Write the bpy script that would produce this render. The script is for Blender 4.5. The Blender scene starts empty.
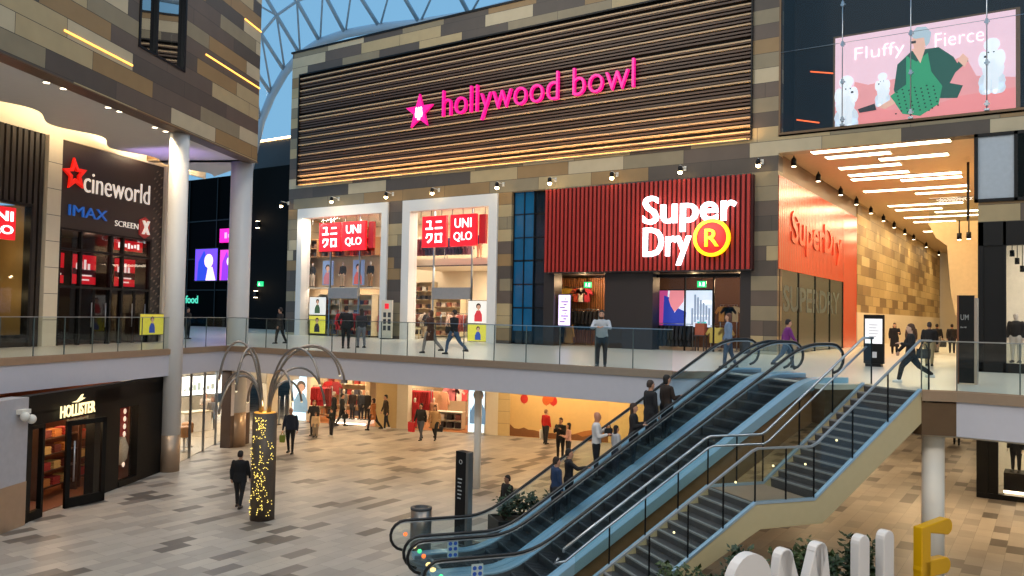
import bpy, bmesh, math, random
from mathutils import Vector, Matrix
random.seed(7)
S = bpy.context.scene
COL = S.collection
PI = math.pi

# ------------------------------------------------------------------ materials
def lin(c):
    if isinstance(c, str):
        c = c.lstrip('#'); c = [int(c[i:i+2], 16) for i in (0, 2, 4)]
    o = []
    for v in c[:3]:
        v /= 255.0
        o.append(v/12.92 if v <= .04045 else ((v+.055)/1.055)**2.4)
    return (*o, 1.0)
_M = {}
def mat(name, col='#888888', rough=.55, metal=0.0, emit=0.0, ecol=None, var=.10, scale=6.0, bump=0.0, spec=.5):
    if name in _M: return _M[name]
    m = bpy.data.materials.new(name); m.use_nodes = True
    nt = m.node_tree; b = nt.nodes['Principled BSDF']
    b.inputs['Roughness'].default_value = rough; b.inputs['Metallic'].default_value = metal
    b.inputs['Specular IOR Level'].default_value = spec
    c = lin(col)
    tc = nt.nodes.new('ShaderNodeTexCoord'); nz = nt.nodes.new('ShaderNodeTexNoise')
    nz.inputs['Scale'].default_value = scale; nz.inputs['Detail'].default_value = 2
    nt.links.new(tc.outputs['Object'], nz.inputs['Vector'])
    mx = nt.nodes.new('ShaderNodeMix'); mx.data_type = 'RGBA'
    mx.inputs[6].default_value = tuple(v*(1-var) for v in c[:3])+(1,)
    mx.inputs[7].default_value = tuple(min(1, v*(1+var)) for v in c[:3])+(1,)
    nt.links.new(nz.outputs['Fac'], mx.inputs[0]); nt.links.new(mx.outputs[2], b.inputs['Base Color'])
    if bump:
        bp = nt.nodes.new('ShaderNodeBump'); bp.inputs['Strength'].default_value = bump
        nt.links.new(nz.outputs['Fac'], bp.inputs['Height']); nt.links.new(bp.outputs['Normal'], b.inputs['Normal'])
    if emit:
        b.inputs['Emission Color'].default_value = lin(ecol or col); b.inputs['Emission Strength'].default_value = emit
    _M[name] = m; return m
def glass(name, tint=(.93, .96, .95), refl=1.0, rough=.02):
    if name in _M: return _M[name]
    m = bpy.data.materials.new(name); m.use_nodes = True; nt = m.node_tree
    for n in list(nt.nodes): nt.nodes.remove(n)
    o = nt.nodes.new('ShaderNodeOutputMaterial'); t = nt.nodes.new('ShaderNodeBsdfTransparent'); g = nt.nodes.new('ShaderNodeBsdfGlossy')
    t.inputs[0].default_value = (*tint, 1); g.inputs['Roughness'].default_value = rough
    fr = nt.nodes.new('ShaderNodeFresnel'); fr.inputs[0].default_value = 1.45
    mu = nt.nodes.new('ShaderNodeMath'); mu.operation = 'MULTIPLY'; mu.use_clamp = True; mu.inputs[1].default_value = refl
    mx = nt.nodes.new('ShaderNodeMixShader')
    ge = nt.nodes.new('ShaderNodeNewGeometry'); iv = nt.nodes.new('ShaderNodeMath'); iv.operation = 'SUBTRACT'; iv.inputs[0].default_value = 1.0
    m2 = nt.nodes.new('ShaderNodeMath'); m2.operation = 'MULTIPLY'
    nt.links.new(ge.outputs['Backfacing'], iv.inputs[1]); nt.links.new(iv.outputs[0], m2.inputs[1])   # the far face of a pane adds no second mirror
    nt.links.new(fr.outputs[0], mu.inputs[0]); nt.links.new(mu.outputs[0], m2.inputs[0]); nt.links.new(m2.outputs[0], mx.inputs[0])
    nt.links.new(t.outputs[0], mx.inputs[1]); nt.links.new(g.outputs[0], mx.inputs[2]); nt.links.new(mx.outputs[0], o.inputs[0])
    _M[name] = m; return m
def tiles(name, udir, vdir, w, h, ramp, joint=.012, jcol='#3a342e', rough=.5, seed=0.0, shift=None, spec=.4):
    """staggered panels: u along udir, rows along vdir, one random colour of the ramp per panel"""
    if name in _M: return _M[name]
    m = bpy.data.materials.new(name); m.use_nodes = True; nt = m.node_tree; N = nt.nodes; L = nt.links
    b = N['Principled BSDF']; b.inputs['Roughness'].default_value = rough; b.inputs['Specular IOR Level'].default_value = spec
    tc = N.new('ShaderNodeTexCoord')
    def dot(v):
        n = N.new('ShaderNodeVectorMath'); n.operation = 'DOT_PRODUCT'; n.inputs[1].default_value = v
        L.new(tc.outputs['Object'], n.inputs[0]); return n.outputs['Value']
    def mth(op, a, c=None):
        n = N.new('ShaderNodeMath'); n.operation = op
        for i, v in enumerate((a, c)):
            if v is None: continue
            if isinstance(v, (int, float)): n.inputs[i].default_value = v
            else: L.new(v, n.inputs[i])
        return n.outputs[0]
    u = mth('ADD', dot(udir), 500.0); v = mth('ADD', mth('ADD', dot(vdir), 300.0+seed), 0.0)
    vr = mth('DIVIDE', v, h); row = mth('FLOOR', vr)
    if shift is None:
        wn = N.new('ShaderNodeTexWhiteNoise'); wn.noise_dimensions = '1D'; L.new(row, wn.inputs['W'])
        off = wn.outputs['Value']
    else: off = mth('MULTIPLY', row, shift)
    ur = mth('ADD', mth('DIVIDE', u, w), off); col = mth('FLOOR', ur)
    cv = N.new('ShaderNodeCombineXYZ'); L.new(row, cv.inputs[0]); L.new(col, cv.inputs[1])
    w2 = N.new('ShaderNodeTexWhiteNoise'); w2.noise_dimensions = '2D'; L.new(cv.outputs[0], w2.inputs['Vector'])
    cr = N.new('ShaderNodeValToRGB'); cr.color_ramp.interpolation = 'CONSTANT'
    els = cr.color_ramp.elements
    while len(els) > 1: els.remove(els[-1])
    els[0].position = 0; els[0].color = lin(ramp[0][1])
    for p, c in ramp[1:]:
        e = els.new(p); e.color = lin(c)
    L.new(w2.outputs['Value'], cr.inputs[0])
    fv = mth('FRACT', vr); fu = mth('FRACT', ur)
    ju = mth('LESS_THAN', fu, joint/w); jv = mth('LESS_THAN', fv, joint/h); j = mth('MAXIMUM', ju, jv)
    nz = N.new('ShaderNodeTexNoise'); nz.inputs['Scale'].default_value = 1.7; L.new(tc.outputs['Object'], nz.inputs['Vector'])
    hs = N.new('ShaderNodeHueSaturation'); L.new(cr.outputs[0], hs.inputs['Color'])
    L.new(mth('ADD', mth('MULTIPLY', nz.outputs['Fac'], .25), .875), hs.inputs['Value'])
    mx = N.new('ShaderNodeMix'); mx.data_type = 'RGBA'; L.new(j, mx.inputs[0]); L.new(hs.outputs[0], mx.inputs[6]); mx.inputs[7].default_value = lin(jcol)
    L.new(mx.outputs[2], b.inputs['Base Color'])
    _M[name] = m; return m

# ------------------------------------------------------------------ frames and mesh builder
class Fr:
    def __init__(s, o=(0, 0, 0), ax=(1, 0), ay=(0, 1)):
        s.o = Vector(o); s.ax = Vector((*ax, 0)).normalized(); s.ay = Vector((*ay, 0)).normalized()
    def __call__(s, x, y, z): return s.o + s.ax*x + s.ay*y + Vector((0, 0, z))
WORLD = Fr()
class MB:
    def __init__(s, fr=WORLD): s.fr = fr; s.v = []; s.f = []; s.mi = []; s.ms = []; s.cur = 0; s.sm = []; s.smooth = False
    def m(s, material):
        if material not in s.ms: s.ms.append(material)
        s.cur = s.ms.index(material); return s
    def raw(s, vs, fs, local=True):
        n = len(s.v)
        for p in vs: s.v.append(s.fr(*p) if local else Vector(p))
        for f in fs: s.f.append([n+i for i in f]); s.mi.append(s.cur); s.sm.append(s.smooth)
        return s
    def box(s, x0, x1, y0, y1, z0, z1):
        vs = [(x, y, z) for z in (z0, z1) for x, y in ((x0, y0), (x1, y0), (x1, y1), (x0, y1))]
        return s.raw(vs, [(3, 2, 1, 0), (4, 5, 6, 7), (0, 1, 5, 4), (1, 2, 6, 5), (2, 3, 7, 6), (3, 0, 4, 7)])
    def prism_xz(s, poly, y0, y1):
        """polygon in the frame's (x,z) plane, extruded along its y"""
        n = len(poly)
        vs = [(x, y0, z) for x, z in poly]+[(x, y1, z) for x, z in poly]
        return s.raw(vs, [tuple(range(n)), tuple(range(2*n-1, n-1, -1))]+[(i, i+n, (i+1) % n+n, (i+1) % n) for i in range(n)])
    def prism_xy(s, poly, z0, z1):
        n = len(poly)
        vs = [(x, y, z0) for x, y in poly]+[(x, y, z1) for x, y in poly]
        return s.raw(vs, [tuple(range(n-1, -1, -1)), tuple(range(n, 2*n))]+[(i, (i+1) % n, (i+1) % n+n, i+n) for i in range(n)])
    def band(s, top, bot, y0, y1):
        """strip between two equally long (x,z) paths, extruded along y"""
        n = len(top); vs = []
        for y in (y0, y1):
            vs += [(x, y, z) for x, z in top]+[(x, y, z) for x, z in bot]
        fs = []
        for i in range(n-1):
            a, b, c, d = i, i+1, n+i+1, n+i
            fs += [(a, d, c, b), (2*n+a, 2*n+b, 2*n+c, 2*n+d), (a, b, 2*n+b, 2*n+a), (d, 2*n+d, 2*n+c, c)]
        fs += [(0, 2*n, 3*n, n), (n-1, 2*n-1, 4*n-1, 3*n-1)]
        return s.raw(vs, fs)
    def tube(s, pts, r, n=8, cap=True, local=True):
        P = [s.fr(*p) if local else Vector(p) for p in pts]
        R = r if isinstance(r, (list, tuple)) else [r]*len(P)
        vs = []; ref = None
        for i, p in enumerate(P):
            t = (P[min(i+1, len(P)-1)]-P[max(i-1, 0)])
            if t.length < 1e-9: t = Vector((0, 0, 1))
            t.normalize()
            if ref is None:
                ref = Vector((0, 0, 1)) if abs(t.z) < .9 else Vector((1, 0, 0))
            u = (ref-t*ref.dot(t)); u.normalize(); w = t.cross(u); ref = u
            for k in range(n):
                a = 2*PI*k/n; vs.append(p+(u*math.cos(a)+w*math.sin(a))*R[i])
        fs = []
        for i in range(len(P)-1):
            for k in range(n):
                fs.append((i*n+k, i*n+(k+1) % n, (i+1)*n+(k+1) % n, (i+1)*n+k))
        if cap: fs += [tuple(range(n-1, -1, -1)), tuple((len(P)-1)*n+k for k in range(n))]
        o = s.smooth; s.smooth = True; s.raw(vs, fs, False); s.smooth = o
        return s
    def lathe(s, c, prof, n=20, ax=1.0, ay=1.0):
        """rings (radius, z) about the vertical through c"""
        vs = []
        for r, z in prof:
            for k in range(n):
                a = 2*PI*k/n; vs.append((c[0]+ax*r*math.cos(a), c[1]+ay*r*math.sin(a), c[2]+z))
        fs = []
        for i in range(len(prof)-1):
            for k in range(n): fs.append((i*n+k, i*n+(k+1) % n, (i+1)*n+(k+1) % n, (i+1)*n+k))
        fs += [tuple(range(n-1, -1, -1)), tuple((len(prof)-1)*n+k for k in range(n))]
        o = s.smooth; s.smooth = True; s.raw(vs, fs); s.smooth = o
        return s
    def ball(s, c, rx, ry=None, rz=None, n=10, m=7):
        ry = rx if ry is None else ry; rz = rx if rz is None else rz
        vs = [(c[0], c[1], c[2]-rz)]
        for i in range(1, m):
            t = -PI/2+PI*i/m
            for k in range(n): vs.append((c[0]+rx*math.cos(t)*math.cos(2*PI*k/n), c[1]+ry*math.cos(t)*math.sin(2*PI*k/n), c[2]+rz*math.sin(t)))
        vs.append((c[0], c[1], c[2]+rz)); fs = []
        for k in range(n):
            fs.append((0, 1+(k+1) % n, 1+k)); fs.append((len(vs)-1, 1+(m-2)*n+k, 1+(m-2)*n+(k+1) % n))
        for i in range(m-2):
            for k in range(n): fs.append((1+i*n+k, 1+i*n+(k+1) % n, 1+(i+1)*n+(k+1) % n, 1+(i+1)*n+k))
        o = s.smooth; s.smooth = True; s.raw(vs, fs); s.smooth = o
        return s
    def disc(s, cx, cz, r, y0, y1, n=20, r2=None):
        if r2 is None: return s.prism_xz([(cx+r*math.cos(2*PI*k/n), cz+r*math.sin(2*PI*k/n)) for k in range(n)], y0, y1)
        vs = []
        for y in (y0, y1):
            for q in (r, r2): vs += [(cx+q*math.cos(2*PI*k/n), y, cz+q*math.sin(2*PI*k/n)) for k in range(n)]
        fs = []
        for k in range(n):
            a, b = k, (k+1) % n
            fs += [(a, b, n+b, n+a), (2*n+a, 3*n+a, 3*n+b, 2*n+b), (a, 2*n+a, 2*n+b, b), (n+a, n+b, 3*n+b, 3*n+a)]
        return s.raw(vs, fs)
    def text(s, body, x0, x1, z0, z1, y0, y1, bold=0.0, xs=None):
        """lettering fitted to the box x0..x1, z0..z1 of the frame's (x,z) plane"""
        vs, fs = glyphs(body, bold)
        xa = min(v[0] for v in vs); xb = max(v[0] for v in vs); za = min(v[1] for v in vs); zb = max(v[1] for v in vs)
        out = [(x0+(v[0]-xa)/(xb-xa)*(x1-x0), y0+(y1-y0)*v[2], z0+(v[1]-za)/(zb-za)*(z1-z0)) for v in vs]
        return s.raw(out, fs)
    def bars(s, x0, x1, z0, z1, y0, y1, n=6):
        """row of illegible strokes"""
        d = (x1-x0)/n
        for k in range(n): s.box(x0+k*d, x0+k*d+d*.62, y0, y1, z0+(z1-z0)*.12*(k % 3), z1-(z1-z0)*.15*((k*2) % 3))
        return s
    def build(s, name, parent=None, material=None):
        me = bpy.data.meshes.new(name)
        off = OFF.get(parent.name, Vector()) if parent else Vector()
        me.from_pydata([p-off for p in s.v], [], s.f)
        if material is not None and not s.ms: s.ms = [material]
        for x in s.ms: me.materials.append(x)
        me.polygons.foreach_set('material_index', s.mi); me.polygons.foreach_set('use_smooth', s.sm)
        me.update()
        bm = bmesh.new(); bm.from_mesh(me); bmesh.ops.recalc_face_normals(bm, faces=bm.faces); bm.to_mesh(me); bm.free()
        o = bpy.data.objects.new(name, me); COL.objects.link(o)
        if parent: o.parent = parent
        OFF[o.name] = off
        return o
OFF = {}
_G = {}
def glyphs(body, bold):
    k = (body, bold)
    if k in _G: return _G[k]
    cu = bpy.data.curves.new('lettering', 'FONT'); cu.body = body; cu.extrude = .5; cu.offset = bold; cu.resolution_u = 3
    o = bpy.data.objects.new('lettering', cu); COL.objects.link(o)
    bpy.context.view_layer.update()
    me = bpy.data.meshes.new_from_object(o.evaluated_get(bpy.context.evaluated_depsgraph_get()))
    vs = [(v.co.x, v.co.y, v.co.z+.5) for v in me.vertices]; fs = [tuple(p.vertices) for p in me.polygons]
    bpy.data.objects.remove(o); bpy.data.curves.remove(cu); bpy.data.meshes.remove(me)
    _G[k] = (vs, fs); return vs, fs
def tag(o, label=None, cat=None, group=None, kind=None):
    if label: o['label'] = label
    if cat: o['category'] = cat
    if group: o['group'] = group
    if kind: o['kind'] = kind
    return o
def thing(name, label, cat, loc=(0, 0, 0), group=None, rz=0.0):
    o = bpy.data.objects.new(name, None); COL.objects.link(o); o.location = loc; o.rotation_euler = (0, 0, rz)
    o.empty_display_size = .2
    OFF[o.name] = Vector(loc); return tag(o, label, cat, group)
def struct(name, mb, label, cat, material=None):
    return tag(mb.build(name, None, material), label, cat, None, 'structure')
KIDS = {}
def dup(root, loc, label=None, group=None, rz=None):
    """copy a thing with its parts and sub-parts (linked mesh data)"""
    c = root.copy(); COL.objects.link(c); c.location = loc
    if rz is not None: c.rotation_euler = (0, 0, rz)
    if label: c['label'] = label
    if group: c['group'] = group
    for ch in root.children:
        k = ch.copy(); COL.objects.link(k); k.parent = c
        for g in ch.children:
            q = g.copy(); COL.objects.link(q); q.parent = k
    return c
def area(loc, size, power, col=(1, .8, .55), target=None, sy=None, spread=None):
    l = bpy.data.lights.new('lamp', 'AREA'); l.energy = power; l.color = col; l.size = size
    if sy: l.shape = 'RECTANGLE'; l.size_y = sy
    if spread: l.spread = spread
    o = bpy.data.objects.new('lamp', l); COL.objects.link(o); o.location = loc
    t = Vector(target) if target else Vector(loc)-Vector((0, 0, 1))
    o.rotation_euler = (t-Vector(loc)).to_track_quat('-Z', 'Y').to_euler(); return o
def spot(loc, target, power, col=(1, .75, .45), angle=80, blend=.6, r=.06):
    l = bpy.data.lights.new('spot', 'SPOT'); l.energy = power; l.color = col; l.spot_size = math.radians(angle); l.spot_blend = blend; l.shadow_soft_size = r
    o = bpy.data.objects.new('spot', l); COL.objects.link(o); o.location = loc
    o.rotation_euler = (Vector(target)-Vector(loc)).to_track_quat('-Z', 'Y').to_euler(); return o
def point(loc, power, col=(1, .8, .55), r=.15):
    l = bpy.data.lights.new('bulb', 'POINT'); l.energy = power; l.color = col; l.shadow_soft_size = r
    o = bpy.data.objects.new('bulb', l); COL.objects.link(o); o.location = loc; return o

# ------------------------------------------------------------------ frames of the place
H0 = -4.5                                       # ground floor; the upper floor is z = 0
FA = Fr((0, 36.2, 0), (1, 0), (0, -1))          # main facade: x along, y out towards the atrium
LW = Fr((-31.2, 14.2, 0), (-.3417, .9398), (.9398, .3417))     # cinema wall on the upper floor
class FrS(Fr):                                   # a frame whose measures are enlarged by 1.1 (heights from 1.5 m)
    def __call__(s, x, y, z): return s.o + (s.ax*x + s.ay*y)*1.1 + Vector((0, 0, 1.5+(z-1.5)*1.1))
LC = FrS((-22.88, 10.23, 0), (-.4386, .8987), (.8987, .4386))   # cladding edge above it
HW = Fr((-23.7, 11.56, 0), (-.4874, .8732), (.8732, .4874))    # ground floor shop wall left
GF = Fr((-34.5, 31.2, 0), (.968, .251), (.251, -.968))         # ground floor shop fronts below the facade
ES = Fr((-13.2, 15.6, 0), (.6, .8), (.8, -.6))                 # escalators: x up the run, y across
CW = Fr((-10.1, 36.2, 0), (0, 1), (1, 0))                      # corridor left wall
WG = Fr((0, 46.0, 0), (1, 0), (0, -1))                         # dark wing behind the columns

# common materials
WHITE = mat('white_paint', '#d8d4cc', .5, var=.03)
CREAM = mat('cream_plaster', '#d9cdb8', .6, var=.04)
FASCIA = mat('fascia_grey_white', '#c5c2ca', .5, var=.03)
BLACK = mat('black_metal', '#0d0d0f', .45, var=.05, spec=.25)
DARK = mat('dark_brown_panel', '#2b2321', .45, var=.08)
DGREY = mat('dark_grey', '#3a3a3c', .5)
STEEL = mat('brushed_steel', '#aab0b6', .28, .95, var=.05)
BRONZE = mat('bronze_trim', '#a8907a', .35, .5, var=.08)
BRONZED = mat('dark_bronze_cladding', '#6b5540', .4, .5, var=.1)
RUBBER = mat('black_rubber', '#0c0c0d', .3, var=.05)
GLASS = glass('clear_glass', (.90, .95, .94), 1.0)
SGLASS = glass('shop_glass', (.97, .97, .97), .5)
DGLASS = glass('dark_glass', (.35, .4, .42), 1.3)
EDGE = mat('glass_edge', '#4f5a58', .3, var=.05)
LED = mat('warm_led', '#ffd9a0', .5, emit=9, ecol='#ffd08a')
LEDW = mat('white_led', '#fff1da', .5, emit=9, ecol='#ffe6c0')
# ================================================================== the setting
FLOORT = tiles('floor_paving', (0, 1, 0), (1, 0, 0), .86, .41,
   [(0, '#a59c92'), (.16, '#ada398'), (.34, '#9b928a'), (.5, '#a89f96'), (.66, '#958c84'), (.76, '#a0978e'), (.85, '#776e68'), (.92, '#615a55')], .008, '#7d756e', .42)
UPFLOOR = mat('pale_upper_floor', '#cfc6ba', .3, var=.04)
PAL = [(0, '#857860'), (.17, '#a8946f'), (.33, '#51473f'), (.5, '#8d714c'), (.67, '#b5a588'), (.82, '#5e5046')]
CLAD = tiles('cladding_facade', (1, 0, 0), (0, 0, 1), 3.1, .66, PAL, .02, seed=.15)
CLADL = tiles('cladding_left_block', tuple(LC.ax), (0, 0, 1), 3.25, .583, PAL, .02, seed=.252, shift=.37)
CLADC = tiles('cladding_corridor', (0, 1, 0), (0, 0, 1), 2.6, .62, [(0, '#a58e62'), (.2, '#b89f70'), (.4, '#8a7049'), (.58, '#ad9566'), (.78, '#77603f'), (.9, '#c0aa7c')], .02)

f = MB().m(FLOORT); f.prism_xy([(-75, -6), (14, -6), (14, 105), (-75, 105)], H0-.3, H0)
struct('floor', f, 'stone paved ground floor of the atrium in staggered beige and brown slabs', 'floor')

edge = [(-20.6, 1.0), (-24.54, 11.26), (-27.13, 18.04), (-28.45, 21.7), (-8.95, 21.7), (-8.0, 23.0), (-4.98, 20.78), (-4.78, 21.04), (-4.42, 20.8)]
e2 = [tuple(ES(10.05, 4.05, 0)[:2]), tuple(ES(10.05, 5.9, 0)[:2]), (-1.8, 20.35), (10, 19.0)]
outline = edge[:7]+[tuple(ES(9.0, 4.05, 0)[:2])]+e2
back = [(10, 106), (-76, 106), (-76, 1.0)]
sl = MB().m(UPFLOOR).prism_xy(outline+back, -.12, 0)
struct('floor_upper', sl, 'pale polished floor of the upper gallery level', 'floor')
def ribbon(mb, pts, z0, z1, t0, t1):
    """wall following a polyline, between outward offsets t0 and t1 (to the right of travel)"""
    P = [Vector(p) for p in pts]
    def off(i, t):
        ns = []
        for a, b in ((i-1, i), (i, i+1)):
            if a < 0 or b >= len(P): continue
            d = (P[b]-P[a]).normalized(); ns.append(Vector((d.y, -d.x)))
        n = sum(ns, Vector((0, 0))); n.normalize()
        return P[i]+n*(t/max(.5, n.dot(ns[0])))
    A = [off(i, t0) for i in range(len(P))]; B = [off(i, t1) for i in range(len(P))]
    n = len(P); vs = [(*p, z) for z in (z0, z1) for L in (A, B) for p in L]; fs = []
    for i in range(n-1):
        fs += [(i, i+1, n+i+1, n+i), (2*n+i, 3*n+i, 3*n+i+1, 2*n+i+1), (i, 2*n+i, 2*n+i+1, i+1), (n+i, n+i+1, 3*n+i+1, 3*n+i)]
    fs += [(0, n, 3*n, 2*n), (n-1, 3*n-1, 4*n-1, 2*n-1)]
    return mb.raw(vs, fs)
runA = edge[:6]; runB = [outline[9], outline[10], (10, 19.0)]
tr = MB().m(BRONZE); ribbon(tr, runA, -.18, .02, -.12, .05)
struct('trim_1', tr, 'bronze metal edge strip along the upper gallery floor', 'trim')
tr = MB().m(BRONZE); ribbon(tr, runB, -.2, .02, -.12, .05)
struct('trim_2', tr, 'bronze metal edge strip of the right gallery beside the staircase', 'trim')
fa = MB().m(FASCIA); ribbon(fa, runA, -.96, -.18, -.35, .0)
struct('wall_fascia', fa, 'grey white balcony fascia below the gallery edge', 'fascia')
fa = MB().m(FASCIA); ribbon(fa, [outline[10], (10, 19.0)], -.95, -.2, -.35, .0)
struct('wall_fascia_right', fa, 'grey white fascia at the right gallery edge', 'fascia')
fa = MB().m(BRONZED); ribbon(fa, [(-8.0, 23.0), (-4.98, 20.78), outline[7], outline[8]], -.95, -.12, -.1, 0)
struct('trim_3', fa, 'dark bronze panel closing the gallery behind the escalator tops', 'trim')
fa = MB().m(BRONZED); ribbon(fa, [outline[8], outline[9]], -.95, -.12, -.1, 0); ribbon(fa, [outline[9], outline[10]], -.95, -.24, -.1, 0)
struct('trim_4', fa, 'bronze panel under the staircase head', 'trim')
inn = [(-20.9, 1.0), (-24.9, 11.3), (-27.5, 18.15), (-28.7, 22.0), (-8.8, 22.0), (-7.8, 23.1), (-5.0, 21.0), (-4.4, 21.3), (-2.4, 20.3), (-1.8, 20.5), (10, 19.2)]
cl = MB().m(CREAM).prism_xy(inn+back, -1.0, -.9)
struct('ceiling', cl, 'cream ceiling over the ground floor shops under the gallery', 'ceiling')

# ---- main facade
X0, X1 = -41.5, -10.1
w = MB(FA).m(CLAD)
w.box(X0, X1, -.7, 0, 16.82, 18.3); w.box(X0, -40.72, -.7, 0, 9.57, 16.82); w.box(-11.28, X1, -.7, 0, 8.05, 16.82)
w.box(X0, -11.28, -.7, 0, 8.05, 9.57); w.box(X0, -40.5, -.7, 0, 0, 8.05); w.box(-32.8, -31.65, -.7, 0, 0, 8.05)
w.box(-24.95, -24.1, -.7, 0, 0, 8.05); w.box(-11.26, X1, -.7, 0, 0, 8.05); w.box(-40.72, -11.28, -.7, -.35, 9.57, 16.82)
w.box(X0-.02, X0+.6, -8, -.7, 0, 18.3)
w.m(BLACK).box(X0-.1, X1, -.7, .06, 18.3, 18.42)
struct('wall_facade', w, 'tall facade clad in staggered brown, tan and grey panels', 'wall')
# upper right: band above the corridor mouth, recess with the lit billboard
w = MB(FA).m(CLAD); w.box(X1, 6, -.7, 0, 8.85, 9.62); w.box(-2.47, 6, -.6, 0, 4.75, 6.22)
w.m(BRONZED).box(X1, 6, -.2, .06, 9.62, 9.72).box(X1, X1+.08, -.2, .04, 9.7, 18)
struct('wall_right_band', w, 'panelled band over the corridor mouth below the lit picture', 'wall')
w = MB(FA).m(mat('void_black', '#17130f', .7)).box(X1, 6, -2.6, -2.5, 9.6, 19).box(X1-.1, X1, -2.6, -.7, 9.6, 19).m(CREAM).box(X1, 6, -2.5, 0, 9.55, 9.62)
struct('wall_billboard_recess', w, 'dark recess behind the upper right glazing', 'wall')
g = thing('glazed_screen', 'tall frameless glazing with vertical steel cables in front of the lit picture', 'glazing', FA(-5, .05, 9.72))
gx = [X1+.08, -7.44, -4.83, -2.17, .5]
for i in range(4): MB(FA).m(glass('screen_glass', (.97, .97, .97), 1.4)).box(gx[i]+.01, gx[i+1]-.01, 0, .02, 9.74, 18).build('glass_panel', g)
for x in gx[1:4]:
    c = MB(FA).m(STEEL); c.tube([(x, .12, 9.75), (x, .12, 18)], .022, 6)
    for z in (10.0, 11.6, 13.2, 14.9): c.box(x-.05, x+.05, .0, .16, z-.1, z+.1).box(x-.1, x+.1, .0, .06, z-.03, z+.03)
    c.box(x-.09, x+.09, 0, .16, 9.72, 9.8); c.build('cable_mullion', g)
MB(FA).m(STEEL).tube([(X1+.1, .1, 13.25), (.4, .1, 13.25)], .012, 6).build('cable', g)

# ---- corridor between the facade and the right block
w = MB(CW).m(CLADC).box(17.3, 60.5, -.4, 0, 2.1, 9).m(CREAM).box(17.3, 60.5, -.4, .02, 0, 2.1)
w.m(BRONZED).box(.72, 17.3, -.4, -.05, 7.9, 8.88).m(DARK).box(.72, 17.3, -.8, -.3, 0, 7.9)
struct('wall_corridor_left', w, 'corridor side wall clad in golden brown panels over a plain cream base', 'wall')
w = MB().m(CREAM).box(-10.5, 4, 97, 97.4, 0, 9)
struct('wall_corridor_end', w, 'pale wall closing the far end of the corridor', 'wall')
w = MB().m(CREAM).box(-2.42, -2.2, 36.9, 97, 0, 8.9)
struct('wall_corridor_right', w, 'plain cream right wall of the corridor', 'wall')
w = MB().m(mat('corridor_ceiling_paint', '#c9b08c', .6)).box(-10.5, -2.2, 36.9, 97.2, 8.9, 9.1)
struct('ceiling_corridor', w, 'tan corridor ceiling with long light slots', 'ceiling')
bk = MB(Fr((0, 42.5, 0), (1, 0), (0, 1))).m(mat('bulkhead_plaster', '#d8bd8d', .6))
bk.prism_xz([(-4.95, 6.2), (-2.42, 6.2), (-2.42, 1.9), (-3.8, 1.9), (-3.98, 2.85), (-4.15, 5.1), (-4.62, 5.5)], 0, 4)
struct('wall_bulkhead', bk, 'cream tapering bulkhead hanging in the corridor at the right', 'wall')
t = thing('bridge_balustrade', 'small glass balustrade above the cream corridor bulkhead', 'balustrade', (-3.7, 42.6, 6.2))
MB().m(GLASS).box(-4.9, -2.45, 42.55, 42.57, 6.2, 7.3).build('glass_panel', t); MB().m(BLACK).box(-3.35, -3.25, 42.5, 42.6, 6.2, 8.9).build('post', t)
MB().m(STEEL).tube([(-4.9, 42.56, 7.32), (-2.45, 42.56, 7.32)], .03, 6).build('rail', t)
# corridor far ground floor below, seen between stair and right gallery
w = MB().m(CREAM).box(-16.5, -16.2, 36.6, 80, H0, -1.1).box(-16.5, 10, 80, 80.3, H0, -1.1)
struct('wall_lower_corridor', w, 'plain cream walls of the ground floor passage below the corridor', 'wall')

# ---- right block
w = MB(FA).m(DARK).box(-2.3, 6, -.6, -.4, 6.2, 8.85)
struct('wall_right_block', w, 'dark wall behind the upper right window', 'wall')
wi = MB(FA).m(BLACK)
for a, b, c, d in ((-2.6, 4, 8.72, 8.85), (-2.6, 4, 6.2, 6.32), (-2.6, -2.47, 6.2, 8.85), (-1.28, -1.16, 6.2, 8.85), (1.5, 1.62, 6.2, 8.85)): wi.box(a, b, -.1, .1, c, d)
wi.m(mat('frosted_pane', '#aab2bb', .5)).box(-2.47, -1.28, -.03, .03, 6.32, 8.72).m(DGLASS).box(-1.16, 1.5, -.03, .03, 6.32, 8.72)
struct('window_1', wi, 'black framed upper right window with one frosted grey pane', 'window')

# ---- cinema block at the left
w = MB(LW).m(DARK).box(-9, -1.3, -.5, -.12, 0, 8.4).box(1.28, 2.62, -.5, -.12, 0, 8.4).box(-1.3, 1.28, -.5, -.12, 5.25, 8.02).box(-1.3, 1.28, -.5, -.12, 0, .4).box(2.62, 8.0, -.5, -.12, 4.62, 8.4).box(8.0, 9.2, -.5, -.12, 0, 8.4).m(mat('wall_slats_dark', '#241c17', .6))
for k in range(40): w.box(-8.7+k*.265, -8.7+k*.265+.17, -.12, 0, (0 if not -1.3 < -8.7+k*.265 < 1.25 and -8.7+k*.265 < 1.9 else 5.3), 8.02) if -8.7+k*.265 < 1.75 else None
w.m(CREAM).box(-9, 12, -.1, -.02, 8.02, 8.92)
struct('wall_left', w, 'dark ribbed timber wall of the cinema block', 'wall')
w = MB(LW).m(CREAM).box(1.9, 2.58, -.12, .1, 0, 8.02)
for z in range(1, 8): w.m(DGREY).box(1.9, 2.58, .1, .102, z-.01, z+.01)
w.m(CREAM).box(8.72, 9.25, -.5, .15, 0, 8.05)
struct('wall_left_pilaster', w, 'pale stone pilaster beside the cinema entrance', 'wall')
w = MB(LC).m(CLADL)
w.box(-9, 5.47, -.5, 0, 7.5, 16); w.box(8.16, 13.86, -.5, 0, 7.5, 16); w.box(5.47, 8.16, -.5, 0, 7.5, 9.45); w.box(5.47, 8.16, -.5, 0, 12.3, 16)
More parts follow.
